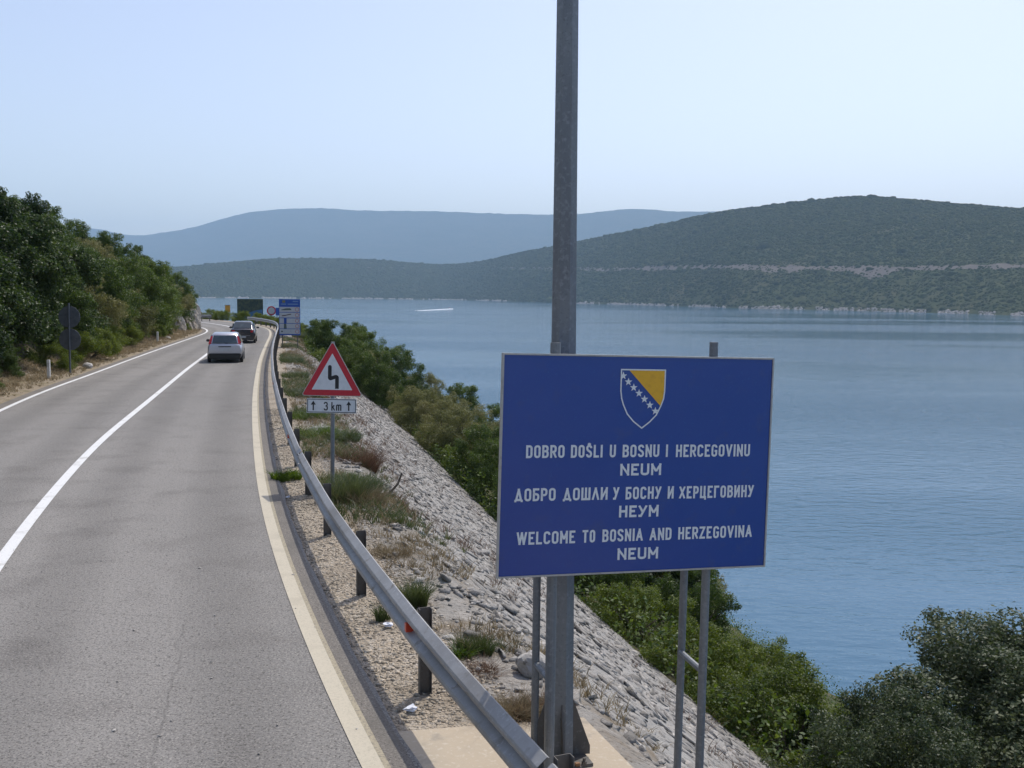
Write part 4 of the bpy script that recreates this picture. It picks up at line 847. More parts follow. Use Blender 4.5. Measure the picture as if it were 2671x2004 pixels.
def car(name, label, x, y, heading, paint, kind):
    t = thing(name, label, 'car', (x, y, .0), heading)
    if kind == 'hatch':
        Lc, Wd, Hc = 3.84, .83, 1.45
        body = [ring(0.0, .70, .76, .72, .42, .70, .86), ring(.06, .75, .80, .75, .30, .72, .93), ring(.35, .80, .835, .76, .22, .75, .96), ring(.9, .81, .84, .77, .2, .76, .97), ring(2.6, .81, .84, .77, .2, .76, .95), ring(3.1, .80, .83, .74, .2, .7, .87), ring(3.6, .74, .78, .66, .24, .62, .76), ring(3.84, .6, .66, .56, .34, .55, .66)]
        cab = [ring(.10, .735, .73, .66, .88, .94, 1.0, .03), ring(.227, .735, .71, .63, .88, 1.05, 1.2, .03), ring(.36, .75, .70, .585, .88, 1.1, 1.41, .05), ring(.55, .76, .70, .60, .88, 1.12, 1.455, .06), ring(1.6, .76, .71, .62, .88, 1.12, 1.47, .06), ring(2.2, .75, .70, .58, .88, 1.1, 1.38, .06), ring(2.95, .70, .68, .60, .85, .88, .93, .02)]
        wy = (.62, 3.13); rw = [(-.59, .075, .975), (.59, .075, .975), (.525, .30, 1.33), (-.525, .30, 1.33)]
    else:
        Lc, Wd, Hc = 4.15, .85, 1.46
        body = [ring(0.0, .72, .77, .70, .40, .72, .92), ring(.08, .77, .82, .74, .28, .74, .985), ring(.4, .82, .85, .77, .2, .76, 1.0), ring(1.0, .82, .85, .77, .2, .76, .99), ring(2.8, .82, .85, .77, .2, .76, .95), ring(3.4, .80, .83, .74, .2, .7, .87), ring(3.95, .74, .78, .66, .24, .62, .74), ring(4.15, .6, .66, .56, .34, .55, .66)]
        cab = [ring(.42, .72, .70, .64, .93, .97, 1.005, .02), ring(.66, .73, .70, .60, .93, 1.08, 1.2, .03), ring(.92, .75, .70, .56, .93, 1.12, 1.43, .06), ring(1.15, .76, .71, .58, .93, 1.12, 1.475, .07), ring(1.9, .76, .71, .6, .93, 1.12, 1.48, .07), ring(2.5, .75, .70, .56, .93, 1.1, 1.40, .06), ring(3.25, .70, .68, .60, .85, .88, .93, .02)]
        wy = (.68, 3.3); rw = [(-.60, .42, 1.015), (.60, .42, 1.015), (.525, .855, 1.385), (-.525, .855, 1.385)]
    loft(body, 'body', paint, t); loft(cab, 'cabin', paint, t)
    # glass laid a few mm proud of the cabin
    nrm = np.cross(np.array(rw[1]) - np.array(rw[0]), np.array(rw[3]) - np.array(rw[0])); nrm /= np.linalg.norm(nrm)
    if nrm[1] > 0: nrm = -nrm
    gl = MB(); q = [np.array(p) + nrm * .03 for p in rw]; q2 = [np.array(p) + nrm * .004 for p in rw]
    gl.add(q + q2, [(0, 1, 2, 3), (7, 6, 5, 4), (0, 4, 5, 1), (1, 5, 6, 2), (2, 6, 7, 3), (3, 7, 4, 0)]); gw = gl.build('rear_window', M['glass_dark'], t)
    wz = .97 if kind == 'hatch' else .99
    for sx in (-1, 1):
        g_ = MB(); ys = (.5, 1.3, 2.1, 2.55) if kind == 'hatch' else (.95, 1.55, 2.3, 2.8)
        P_ = [(sx * .755, ys[0], wz), (sx * .765, ys[3], wz), (sx * .70, ys[2], 1.30), (sx * .675, ys[0] + .1, 1.33)]
        g_.prism([(0, 0)] * 0 or [(0, 0), (1, 0), (1, 1), (0, 1)], (0, 0, 0), (0, 0, 0), (0, 0, 0), (0, 0, 0), 0, 0) if False else None
        Q = [np.array(p) for p in P_]; nn = np.array([sx * .98, 0, .2]); g_.add([p + nn * .006 for p in Q] + [p - nn * .03 for p in Q], [(0, 1, 2, 3), (7, 6, 5, 4), (0, 4, 5, 1), (1, 5, 6, 2), (2, 6, 7, 3), (3, 7, 4, 0)])
        g_.build('side_window', M['glass_dark'], t)
        mb_ = MB().box((sx * .92, 2.35 if kind == 'hatch' else 2.6, 1.0), (.19, .10, .13)); mb_.build('mirror', M['plastic_black'] if kind == 'hatch' else paint, t, bevel=.025)
        if kind == 'hatch':
            lo = MB(); pts = [(.62, .085, .83), (.75, .10, .83), (.765, .14, .99), (.655, .33, 1.30), (.575, .345, 1.315), (.635, .13, .98)]
            q = [np.array((sx * a_, b_ - .045, c_)) for a_, b_, c_ in pts]; q2 = [p + np.array((0, .08, 0)) for p in q]; k_ = len(pts)
            lo.add(q + q2, [tuple(range(k_)), tuple(range(2 * k_ - 1, k_ - 1, -1))] + [(i, (i + 1) % k_, k_ + (i + 1) % k_, k_ + i) for i in range(k_)]); lo.build('tail_light', M['lamp_red'], t)
        else:
            lo = MB().box((sx * .635, .04, .82), (.23, .10, .20), rz=sx * .25); lo.build('tail_light', M['lamp_red'], t, bevel=.03)
            MB().box((sx * .56, -.005, .42), (.14, .03, .05)).build('rear_reflector', M['lamp_red'], t)
        for y_ in wy:
            w_ = MB(); w_.tube([(sx * .70, y_, .295), (sx * .715, y_, .295), (sx * .835, y_, .295), (sx * .85, y_, .295)], [.26, .295, .295, .27], 20); wh = w_.build('wheel', M['tyre'], t, smooth=False)
            MB().tube([(sx * .848, y_, .295), (sx * .856, y_, .295)], [.19, .17], 16).build('rim', M['rim'], wh)
    if kind == 'hatch':
        MB().add([(-.74, -.05, .47), (.74, -.05, .47), (.80, .12, .46), (-.80, .12, .46), (-.68, -.03, .2), (.68, -.03, .2), (.74, .12, .19), (-.74, .12, .19)], [(0, 1, 2, 3), (7, 6, 5, 4), (0, 4, 5, 1), (1, 5, 6, 2), (2, 6, 7, 3), (3, 7, 4, 0)]).build('bumper', M['plastic_black'], t, bevel=.03)
        MB().box((0, -.012, .80), (.60, .03, .045)).build('tailgate_handle', M['plastic_black'], t)
        MB().box((0, -.012, .64), (.50, .02, .11)).build('number_plate', M['board_grey'], t)
        MB().tube([(0, .10, .955), (.12, .10, .95), (.34, .17, 1.03)], .012, 5).build('wiper', M['plastic_black'], t)
        MB().box((0, .24, .93), (1.25, .06, .05)).build('window_trim', paint, t, bevel=.02)
    else:
        MB().add([(-.76, -.05, .52), (.76, -.05, .52), (.82, .12, .50), (-.82, .12, .50), (-.70, -.03, .22), (.70, -.03, .22), (.76, .12, .2), (-.76, .12, .2)], [(0, 1, 2, 3), (7, 6, 5, 4), (0, 4, 5, 1), (1, 5, 6, 2), (2, 6, 7, 3), (3, 7, 4, 0)]).build('bumper', paint, t, bevel=.03)
        MB().box((0, -.055, .53), (1.0, .03, .02)).build('chrome_strip', M['rim'], t)
        MB().box((0, -.06, .44), (.46, .02, .10)).build('number_plate', M['board_grey'], t)
    # dark seats and shelf seen under the body
    MB().box((0, 1.9, .235), (1.3, 2.9, .10)).build('underbody', M['plastic_black'], t)
    return t
car('silver_car', 'silver hatchback with red pillar lights driving away in the right lane', *(ground(588.5, 945)[:2] - np.array([-.13, .55])), R(13.5), M['paint_silver'], 'hatch')
car('black_car', 'black saloon with red tail lights driving ahead of the silver hatchback', *(ground(633.5, 895)[:2] - np.array([-.15, .6])), R(12.5), M['paint_black'], 'saloon')

# ------------------------------------------------------------------ stones: the rubble facing of the slope, and shoulder gravel
ico = bmesh.new(); bmesh.ops.create_icosphere(ico, subdivisions=1, radius=1); ico_v = np.array([v.co[:] for v in ico.verts]); ico_f = np.array([[v.index for v in f.verts] for f in ico.faces]); ico.free()
def stones(name, P, axes, seed, mat_, jit_=.28):
    """P (n,3); axes (n,3,3) rows = scaled axes"""
    rng = np.random.default_rng(seed); n = len(P)
    J = ico_v[None] * (1 + jit_ * rng.normal(size=(n, 12, 1))) + jit_ * .4 * rng.normal(size=(n, 12, 3))
    V = np.einsum('nij,njk->nik', J, axes) + P[:, None, :]
    Fm = (ico_f[None] + (np.arange(n) * 12)[:, None, None]).reshape(-1, 3)
    return link(name, mesh_np(name, V.reshape(-1, 3), Fm, mat_))
def on_edge(s, t):
    p = np.c_[np.interp(s, edge_s, edge[:, 0]), np.interp(s, edge_s, edge[:, 1])]; n = np.c_[np.interp(s, edge_s, edge_n[:, 0]), np.interp(s, edge_s, edge_n[:, 1])]
    return p + n * t[:, None], n
rng = np.random.default_rng(11)
sA, sB = float(np.interp(2, edge[:, 1], edge_s)), float(np.interp(92, edge[:, 1], edge_s)); sC = float(np.interp(66, edge[:, 1], edge_s))
gs, gt_ = np.meshgrid(np.arange(sA, sC, .19), np.arange(1.7, 8.0, .18), indexing='ij'); n_ = gs.size
gs = gs.ravel() + rng.uniform(-.16, .16, n_); gt_ = gt_.ravel() + rng.uniform(-.14, .14, n_)
p2, nn = on_edge(gs, gt_)
zz = slope_z(p2[:, 0], p2[:, 1], gt_); kp = (rng.random(n_) < np.where(p2[:, 1] < 8.1, np.where(gt_ < 2.25, 0, .9), np.interp(gt_, [1.7, 2.2, 2.8], [.22, .45, .93]))); p2, nn, zz, gt_ = p2[kp], nn[kp], zz[kp], gt_[kp]; n_ = len(zz)
sl = math.atan(3.57 / 5.0); cs, sn_ = math.cos(sl), math.sin(sl)
dn = np.c_[nn * cs, np.full(n_, -sn_)]; al = np.c_[-nn[:, 1], nn[:, 0], np.zeros(n_)]; nm = np.cross(dn, al); nm *= np.sign(nm[:, 2:3])
th = rng.normal(.12, .38, n_); la = .06 + rng.gamma(2.0, .036, n_); lb_ = np.clip(la * rng.uniform(.28, .65, n_), .03, .15); lc = rng.uniform(.018, .048, n_) * np.where(rng.random(n_) < .1, 1.6, 1)
a1 = al * np.cos(th)[:, None] + dn * np.sin(th)[:, None]; a2 = -al * np.sin(th)[:, None] + dn * np.cos(th)[:, None]
tl = rng.normal(0.05, .22, n_)[:, None]; nm2 = nm + tl * a2; a2 = a2 - tl * nm
AX = np.stack([a1 * la[:, None], a2 * lb_[:, None], nm2 * lc[:, None]], axis=1)
tag(stones('rubble_facing', np.c_[p2, zz] - nm * (lc * .3)[:, None], AX, 12, M['rubble_stone'], .34), 'pale rubble stones bedded in the embankment below the guardrail', 'stones', kind='stuff')
# loose stones on the crest
n_ = 2200; s_ = sA + (sB - sA) * rng.random(n_) ** 1.4; t_ = rng.choice([0, 1], n_, p=[.25, .75]) * 0 + rng.normal(2.05, .38, n_); kp = (t_ > 1.2) & (t_ < 3.2); s_, t_ = s_[kp], t_[kp]; n_ = len(s_)
p2, nn = on_edge(s_, t_); sz = np.minimum(rng.gamma(1.6, .014, n_) + .012, .065)
kp = ~((p2[:, 1] < 8.3) & (t_ < 2.2)); p2, sz, t_ = p2[kp], sz[kp], t_[kp]; n_ = len(sz)
AX = np.stack([np.c_[np.cos(q := rng.uniform(0, 6.28, n_)), np.sin(q), np.zeros(n_)] * (sz * 1.3)[:, None], np.c_[-np.sin(q), np.cos(q), np.zeros(n_)] * sz[:, None], np.c_[np.zeros(n_), np.zeros(n_), sz * .6]], axis=1)
tag(stones('loose_stones', np.c_[p2, right_z(t_) + sz * .15], AX, 13, M['rubble_stone'], .38), 'loose pale stones scattered along the crest behind the guardrail', 'stones', kind='stuff')
n_ = 26000; s_ = sA + (float(np.interp(30, edge[:, 1], edge_s)) - sA) * rng.random(n_) ** 1.5; t_ = rng.uniform(.33, 1.45, n_) + .02
p2, nn = on_edge(s_, t_); sz = rng.gamma(2.2, .0032, n_) + .0035
kp = ~((p2[:, 1] < 7.9 + (p2[:, 0] > -.4) * .15)); p2, sz, t_ = p2[kp], sz[kp], t_[kp]; n_ = len(sz)
q = rng.uniform(0, 6.28, n_)
AX = np.stack([np.c_[np.cos(q), np.sin(q), np.zeros(n_)] * (sz * 1.25)[:, None], np.c_[-np.sin(q), np.cos(q), np.zeros(n_)] * sz[:, None], np.c_[np.zeros(n_), np.zeros(n_), sz * .7]], axis=1)
tag(stones('gravel', np.c_[p2, right_z(t_) + .002], AX, 14, M['pebble']), 'pale loose gravel on the shoulder under the guardrail', 'gravel', kind='stuff')
# chippings and specks on the asphalt near the camera
n_ = 260; s_ = sA + rng.random(n_) ** 1.3 * 14; t_ = -rng.uniform(-.2, 3.6, n_)
p2, nn = on_edge(s_, t_); sz = rng.gamma(2, .002, n_) + .0015; q = rng.uniform(0, 6.28, n_)
AX = np.stack([np.c_[np.cos(q), np.sin(q), np.zeros(n_)] * (sz * 1.6)[:, None], np.c_[-np.sin(q), np.cos(q), np.zeros(n_)] * sz[:, None], np.c_[np.zeros(n_), np.zeros(n_), sz * .5]], axis=1)
tag(stones('road_chippings', np.c_[p2, np.full(n_, .009)], AX, 15, M['limestone']), 'tiny white chippings scattered on the near asphalt', 'chippings', kind='stuff')

def rock(name, label, x, y, z, dims, seed, mat_=None, sub=3, cat='rock', group=None, amp=.35):
    bm = bmesh.new(); bmesh.ops.create_icosphere(bm, subdivisions=sub, radius=1)
    co = np.array([v.co[:] for v in bm.verts]); o_ = seed * 7.3
    d_ = 1 + amp * (fbm(co[:, 0] * 1.6 + o_, co[:, 1] * 1.6 + co[:, 2] * 1.3, seed, 3) * 2) + amp * .5 * fbm(co[:, 0] * 4 + o_, co[:, 1] * 4 + co[:, 2] * 4, seed + 3, 3) * 2
    co = co * d_[:, None] * np.array(dims)
    for v, c in zip(bm.verts, co): v.co = c
    me = bpy.data.meshes.new(name); bm.to_mesh(me); bm.free(); me.materials.append(mat_ or M['limestone'])
    return tag(link(name, me, None, (x, y, z)), label, cat, group)
rock('rock', 'rounded whitish rock on the crest behind the guardrail near the lamp post', .23, 9.12, .02, (.17, .14, .13), 3)
g_ = ground(1172, 1660); rock('rock', 'small white block lying on the crest beside the near guardrail post', g_[0], g_[1], -.02, (.075, .05, .035), 4, sub=2)
g_ = ground(840, 1128, -.15); rock('rock', 'flat white rock between grass patches left of the warning sign pole', g_[0], g_[1], -.1, (.35, .2, .13), 5)
g_ = ground(762, 878, -.1); rock('rock', 'pale rounded boulder at the foot of the tall blue board', g_[0] + .2, g_[1] - 4, -.15, (.7, .45, .5), 6)
g_ = ground(872, 1096, -.5); rock('rock', 'pale upright stone on the slope just right of the warning sign pole', g_[0], g_[1], -.75, (.2, .16, .2), 8)
# rock outcrop at the inside of the bend
for k_, (Y_, t_, dm, lab) in enumerate([(95.5, 1.5, (1.3, 1.5, 2.3), 'tall weathered grey rock outcrop on the inside of the bend'), (91.0, 1.7, (1.0, 1.6, 1.5), 'low broken rock face between dry grass and trees before the bend outcrop'), (84.5, 2.4, (.9, 1.3, 1.2), 'grey boulder half hidden under the trees before the bend')]):
    p = left_at_y(Y_, t_); rock('rock_outcrop', lab, p[0], p[1], .3, dm, 20 + k_, M['rock'], 4, 'rock outcrop', amp=.5)
for k_, (Y_, t_, lab) in enumerate([(72, 1.3, 'white stone on the dry left verge beyond the farther marker post'), (45, .9, 'small white stone on the dry left verge beside the pair of round signs')]):
    p = left_at_y(Y_, t_); rock('rock', lab, p[0], p[1], .1, (.22, .2, .15), 30 + k_, sub=2)

# ------------------------------------------------------------------ plants
def leaves(name, P, D, size, seed, mat_, outward=.6, up=.35, aspect=.55):
    rng = np.random.default_rng(seed); n = len(P)
    nr = D * outward + rng.normal(size=(n, 3)) * .55 + np.array([0, 0, up]); nr /= np.linalg.norm(nr, axis=1)[:, None]
    a = rng.normal(size=(n, 3)); t = np.cross(nr, a); t /= np.linalg.norm(t, axis=1)[:, None] + 1e-9; b = np.cross(nr, t)
    Ls = size * rng.uniform(.6, 1.3, n)[:, None]; W_ = Ls * aspect
    V = np.stack([P - t * Ls / 2, P + b * W_ / 2 + t * Ls * .05, P + t * Ls / 2 - nr * Ls * .08, P - b * W_ / 2 + t * Ls * .05], axis=1)
    f = np.arange(n * 4).reshape(n, 4)
    return mesh_np(name, V.reshape(-1, 3), f, mat_)
def cluster_points(cl, rad, n, rng, shell=.5):
    w = rad ** 2; w = w / w.sum(); k = rng.choice(len(cl), n, p=w)
    d = rng.normal(size=(n, 3)); d /= np.linalg.norm(d, axis=1)[:, None]
    r_ = rad[k] * (shell + (1 - shell) * rng.random(n) ** .7) * (1 + .18 * rng.normal(size=n))
    return cl[k] + d * r_[:, None] * np.array([1, 1, .85]), d
PROTO = {}
def proto(kind, seed, H, Wd, base_, ncl, nl, size, leafm, crad=(.2, .34), cone=False, aspect=.55, trunk_r=.09, up=.35, multi=1, sub=3):
    rng = np.random.default_rng(seed); cl = []
    for i in range(ncl):
        a = rng.uniform(0, 6.28); z = rng.random() ** .8
        if cone: rr_ = Wd / 2 * (1 - z) * rng.random() ** .5 * .85
        else: rr_ = Wd / 2 * math.sqrt(max(0, 1 - (abs(z - .42) / .62) ** 2.2)) * rng.random() ** .4 * .85
        cl.append((rr_ * math.cos(a), rr_ * math.sin(a), base_ + z * (H - base_) * .92))
    cl = np.array(cl); rad = rng.uniform(*crad, ncl) * Wd * (1 - .45 * (cl[:, 2] - base_) / (H - base_))
    # smaller sub-clumps on each clump make the outline uneven
    d = rng.normal(size=(ncl, sub, 3)); d /= np.linalg.norm(d, axis=2)[..., None]
    c2 = (cl[:, None] + d * rad[:, None, None] * .8).reshape(-1, 3); r2 = np.repeat(rad, sub) * rng.uniform(.28, .5, ncl * sub)
    P, D = cluster_points(np.vstack([cl, c2]), np.r_[rad * .8, r2], nl, rng)
    kp = P[:, 2] > .02; crown = leaves(kind + '_crown', P[kp], D[kp], size, seed + 1, leafm, aspect=aspect, up=up)
    tb = MB()
    for m_ in range(multi):
        a = rng.uniform(0, 6.28); ox, oy = (.12 * Wd * math.cos(a), .12 * Wd * math.sin(a)) if multi > 1 else (0, 0)
        z1 = max(base_ * .9, H * .18); topx, topy = ox * 1.5 + rng.normal() * .05, oy * 1.5 + rng.normal() * .05
        tb.tube([(ox * .4, oy * .4, -.5), (ox * .5, oy * .5, 0), (ox + rng.normal() * .04, oy, z1 * .5), (topx, topy, z1)], [trunk_r * 1.3, trunk_r * 1.1, trunk_r * .9, trunk_r * .75], 7)
        for i in rng.choice(ncl, min(ncl, 5), replace=False):
            e = cl[i]; md = np.array([topx, topy, z1]) * .5 + e * .5 + rng.normal(size=3) * .08
            tb.tube([(topx, topy, z1 * .95), md, e + (e - md) * .1], [trunk_r * .55, trunk_r * .35, trunk_r * .1], 5)
    trunk = mesh_np(kind + '_trunk', tb.v, tb.f, M['bark'])
    PROTO.setdefault(kind, []).append((crown, trunk))
for s in (1, 2, 3): proto('broadleaf_tree', 100 + s, 5.2, 4.4, .1, 46, 46000, .11, LM['broad'], (.15, .22), aspect=.6, trunk_r=.10)
for s in (1, 2, 3, 4): proto('evergreen_oak', 200 + s, 4.1, 3.9, .1, 42, 46000, .075, LM['oak'], (.14, .22), trunk_r=.08)
for s in (1, 2, 3, 4): proto('olive_green_shrub', 300 + s, 3.2, 3.7, .1, 38, 40000, .066, LM['olive'], (.14, .21), trunk_r=.05, multi=3)
for s in (1, 2, 3): proto('yellow_green_shrub', 400 + s, 1.5, 3.2, .05, 28, 34000, .048, LM['mastic'], (.12, .19), trunk_r=.03, multi=4, up=.7)
for s in (1, 2): proto('juniper', 500 + s, 3.4, 1.9, .1, 24, 20000, .06, LM['juniper'], (.14, .22), cone=True, aspect=.3, trunk_r=.06)
for s in (1, 2): proto('grey_green_oak', 600 + s, 4.6, 5.4, .0, 80, 130000, .07, LM['grey'], (.11, .17), aspect=.5, trunk_r=.10, sub=4)
for s in (1, 2): proto('slender_sapling', 700 + s, 2.6, 1.0, .1, 14, 9000, .06, LM['oak'], (.16, .28), trunk_r=.03)
used = {}
def plant(kind, x, y, z, scale, label, group=None, rot=None, sz=None, cat='shrub', rr_=random.Random(3)):
    me = PROTO[kind]; k = used.get(kind, 0); used[kind] = k + 1; cr, tr = me[k % len(me)]
    t = thing(kind, label, cat, (x, y, z), rot if rot is not None else rr_.uniform(0, 6.28), group)
    t.scale = (scale, scale, sz or scale)
    link('crown', cr, t); link('trunk', tr, t); return t
ORD = ['nearest', 'second', 'third', 'fourth', 'fifth', 'sixth', 'seventh', 'eighth', 'ninth', 'tenth', 'eleventh', 'twelfth', 'thirteenth', 'fourteenth', 'fifteenth', 'sixteenth', 'seventeenth', 'eighteenth', 'nineteenth', 'twentieth']
def ordn(i): return 'nearest' if i == 0 else ORD[i] + ' nearest'
SIZE = lambda s: 'small' if s < .75 else 'tall' if s > 1.08 else 'medium'
NAMES = {'broadleaf_tree': ('dark glossy broadleaf tree', 'tree'), 'evergreen_oak': ('dark green evergreen oak', 'tree'), 'olive_green_shrub': ('olive green shrub', 'shrub'), 'yellow_green_shrub': ('low yellow-green shrub', 'shrub'), 'juniper': ('dark conical juniper', 'juniper'), 'grey_green_oak': ('grey-green oak', 'tree'), 'slender_sapling': ('slender green sapling', 'sapling')}
def row(rows, where, group, side):
    cnt = {}
    for kind, Y, t, s in rows:
        i = cnt.get(kind, 0); cnt[kind] = i + 1
        if side == 'right':
            p = edge_at_y(Y, t); z = float(hillside_z(p[0], p[1], np.array(t))) - .03
        else:
            p = left_at_y(Y, t); z = float(bank_z(p[0], p[1], np.array(t))) - .1
        nm, cat = NAMES[kind]; s *= 1.06 if side == 'left' and kind != YG and t > 2.5 else 1.0
        plant(kind, p[0], p[1], z, s, f'{ordn(i)} {nm} {where}', group, cat=cat)
BT, EO, OL, YG, JU, GG, SS = 'broadleaf_tree', 'evergreen_oak', 'olive_green_shrub', 'yellow_green_shrub', 'juniper', 'grey_green_oak', 'slender_sapling'
# left bank
row([(BT, 30, 3.6, 1.0), (BT, 33, 2.9, 1.0), (BT, 36.5, 3.7, 1.08), (BT, 40.5, 3.9, 1.1), (BT, 44.5, 3.5, 1.1), (EO, 48, 2.9, 1.0), (BT, 51.5, 3.2, 1.0), (OL, 55, 3.2, 1.15), (EO, 58.5, 3.0, 1.1), (EO, 62, 3.4, 1.0), (OL, 65.5, 3.0, 1.0), (EO, 69, 3.3, 1.15), (EO, 73, 3.1, 1.1), (EO, 77, 3.3, 1.2), (EO, 81, 3.2, 1.15), (OL, 85, 3.0, 1.1), (EO, 88.5, 3.0, 1.12), (EO, 92, 2.9, 1.05), (EO, 95.5, 2.9, .8)], 'in the front row on the left bank', 'front row of trees on the left bank', 'left')
row([(BT, 35, 6.6, 1.05), (BT, 40, 6.6, 1.1), (BT, 45.5, 6.6, 1.15), (EO, 50, 6.4, 1.1), (BT, 55, 6.2, 1.05), (EO, 60, 6.4, 1.2), (EO, 65, 6.4, 1.2), (OL, 70, 6.2, 1.3), (JU, 75, 7.6, 1.4), (EO, 79, 6.4, 1.2), (EO, 84, 6.0, 1.12), (EO, 89, 5.6, 1.05)], 'higher up on the left bank', 'second row of trees on the left bank', 'left')
row([(EO, 43, 11, 1.2), (EO, 51, 11, 1.15), (OL, 60, 11, 1.4), (EO, 66, 10, 1.25), (EO, 72, 9.6, 1.3), (EO, 79, 9, 1.2), (EO, 86, 8.5, 1.1)], 'on the skyline of the left bank', 'skyline trees on the left bank', 'left')
row([(EO, 34.5, 2.1, .38), (EO, 38.2, 2.4, .36), (YG, 43.5, 2.0, .8), (YG, 47, 2.2, 1.0), (YG, 50.5, 2.1, 1.1), (YG, 54, 2.2, 1.0), (EO, 57.5, 2.2, .4), (YG, 61, 2.2, .8), (EO, 66, 2.3, .42), (YG, 71, 2.2, .7), (YG, 77, 2.2, .7), (YG, 87, 2.0, .5)], 'at the foot of the left bank', 'low shrubs at the foot of the left bank', 'left')
# right: along the foot of the stone slope
row([(YG, 9.5, 9.6, 1.0), (YG, 12.5, 9.3, 1.0), (YG, 15.5, 9.2, 1.0), (YG, 18.5, 9.3, 1.0), (YG, 21.5, 9.0, .95), (EO, 24.5, 9.2, .6), (EO, 27.5, 9.3, .75), (OL, 30, 9.4, .9), (EO, 33, 9.2, .72), (EO, 36, 9.2, .75), (EO, 39.5, 9.3, .8), (YG, 43, 9.2, 1.1), (OL, 46.5, 9.2, .95), (OL, 50.5, 9.2, 1.0), (OL, 54.5, 9.0, 1.0), (OL, 58.5, 8.8, .95), (EO, 62, 7.0, .9), (EO, 65, 5.6, .8), (YG, 67, 4.2, 1.0), (EO, 70, 4.4, .85), (YG, 73, 3.8, 1.1), (EO, 76, 3.8, .7), (EO, 80, 3.8, .7), (YG, 84, 3.6, 1.1)], 'along the foot of the stone slope', 'shrubs along the foot of the stone slope', 'right')
row([(YG, 13, 12.2, 1.1), (YG, 17, 12.4, 1.1), (YG, 20.5, 12, 1.1), (EO, 24, 11.8, .7), (BT, 28.5, 13.0, .70), (OL, 31, 12.8, 1.05), (EO, 34.5, 12.6, .9), (EO, 38.5, 12.8, 1.0), (OL, 42.5, 12.4, 1.1), (OL, 47, 12.4, 1.15), (OL, 51.5, 12.2, 1.2), (OL, 56.5, 12, 1.2), (OL, 61.5, 11.4, 1.1), (EO, 66, 8.8, 1.15), (OL, 69.5, 7.4, 1.1), (EO, 73, 7.0, 1.1), (EO, 77.5, 6.8, 1.1), (EO, 82, 6.6, 1.1), (OL, 86.5, 6.4, 1.1)], 'on the lower slope behind the front shrubs', 'shrubs on the lower slope', 'right')
row([(EO, 33.5, 15.2, .8), (OL, 36, 17, 1.0), (OL, 39, 17, 1.15), (OL, 45, 17, 1.2), (OL, 51, 17, 1.25), (EO, 57.5, 16.4, 1.1), (EO, 64, 15.6, 1.2), (EO, 71, 14.2, 1.2), (OL, 78, 12, 1.2), (EO, 85, 10.5, 1.2)], 'on the seaward edge of the slope', 'shrubs on the seaward edge', 'right')
# lower right corner
gx = at(2560, 1900, 17.5)
plant(GG, 9.7, 17.6, -6.9, 1.3, 'big grey-green oak rising from the lower right corner before the sea', rot=.4, cat='tree', sz=1.0)
plant(GG, 6.0, 15.0, -6.0, .74, 'smaller grey-green oak in front of the big oak at the lower right', rot=2.2, cat='tree')
plant(GG, 11.6, 21.5, -8.6, 1.05, 'grey-green oak partly hidden behind the big oak at the right edge', rot=3.0, cat='tree')
plant(SS, 5.5, 17.6, -6.3, 1.0, 'slender green sapling between the yellow-green shrubs and the big grey-green oak', cat='sapling')
plant(SS, 6.2, 21.0, -7.4, .95, 'slender sapling left of the big oak with bare tip against the sea', cat='sapling')
plant(SS, 6.9, 24.0, -8.2, .9, 'farthest slender sapling left of the big oak against the water', cat='sapling')
plant(EO, 5.6, 24.5, -7.8, .55, 'small dark bush against the water left of the saplings', cat='shrub')
plant(EO, 5.4, 15.4, -6.2, .5, 'small dark green bush below the big grey-green oak', cat='shrub')
plant(YG, 6.1, 18.6, -6.9, .9, 'yellow-green shrub tucked behind the slender sapling at the lower right', cat='shrub')
# beyond the bend
row([(YG, 88, 2.6, .8), (YG, 92, 2.6, .8), (YG, 96, 2.4, .8), (YG, 99.5, 2.5, .85), (YG, 103, 2.4, .85), (YG, 106.5, 2.3, .9), (YG, 110, 2.2, .95), (OL, 113, 2.6, .42), (YG, 116.5, 2.0, .95), (EO, 119.5, 2.4, .34), (YG, 122.5, 2.0, .95), (YG, 126, 2.2, 1.0), (OL, 129.5, 2.6, .45), (YG, 133, 2.6, .8), (YG, 137, 2.6, .6)], 'outside the bend by the boards', 'bushes outside the bend', 'right')

# undergrowth carpets: one leafy mass each
def carpet(name, label, pts, zf, n, size, leafm, seed, hmax):
    rng = np.random.default_rng(seed); P = np.c_[pts, zf + rng.random(len(pts)) ** 1.5 * hmax * (.3 + vnoise(pts[:, 0] * .8, pts[:, 1] * .8, seed))]
    D = np.tile([0, 0, .8], (len(P), 1)); me = leaves(name, P, D, size, seed, leafm, .5, .3)
    return tag(link(name, me), label, 'undergrowth', kind='stuff')
rng = np.random.default_rng(40)
n_ = 120000; s_ = sA + (sB + 40 - sA) * rng.random(n_) ** 1.3; t_ = 8.0 + 26 * rng.random(n_) ** 1.6; p2, nn = on_edge(s_, t_)
carpet('undergrowth', 'green undergrowth covering the hillside below the stone slope', p2, hillside_z(p2[:, 0], p2[:, 1], t_), n_, .12, LM['oak'], 41, 1.2)
n_ = 36000; s_ = rng.uniform(float(np.interp(20, left[:, 1], left_s)), float(np.interp(104, left[:, 1], left_s)), n_); t_ = 2.5 + 14 * rng.random(n_) ** 1.3
p2 = np.c_[np.interp(s_, left_s, left[:, 0]), np.interp(s_, left_s, left[:, 1])] - np.c_[np.interp(s_, left_s, left_n[:, 0]), np.interp(s_, left_s, left_n[:, 1])] * t_[:, None]
carpet('undergrowth', 'dark undergrowth beneath the trees of the left bank', p2, bank_z(p2[:, 0], p2[:, 1], t_), n_, .13, LM['oak'], 42, 1.1)

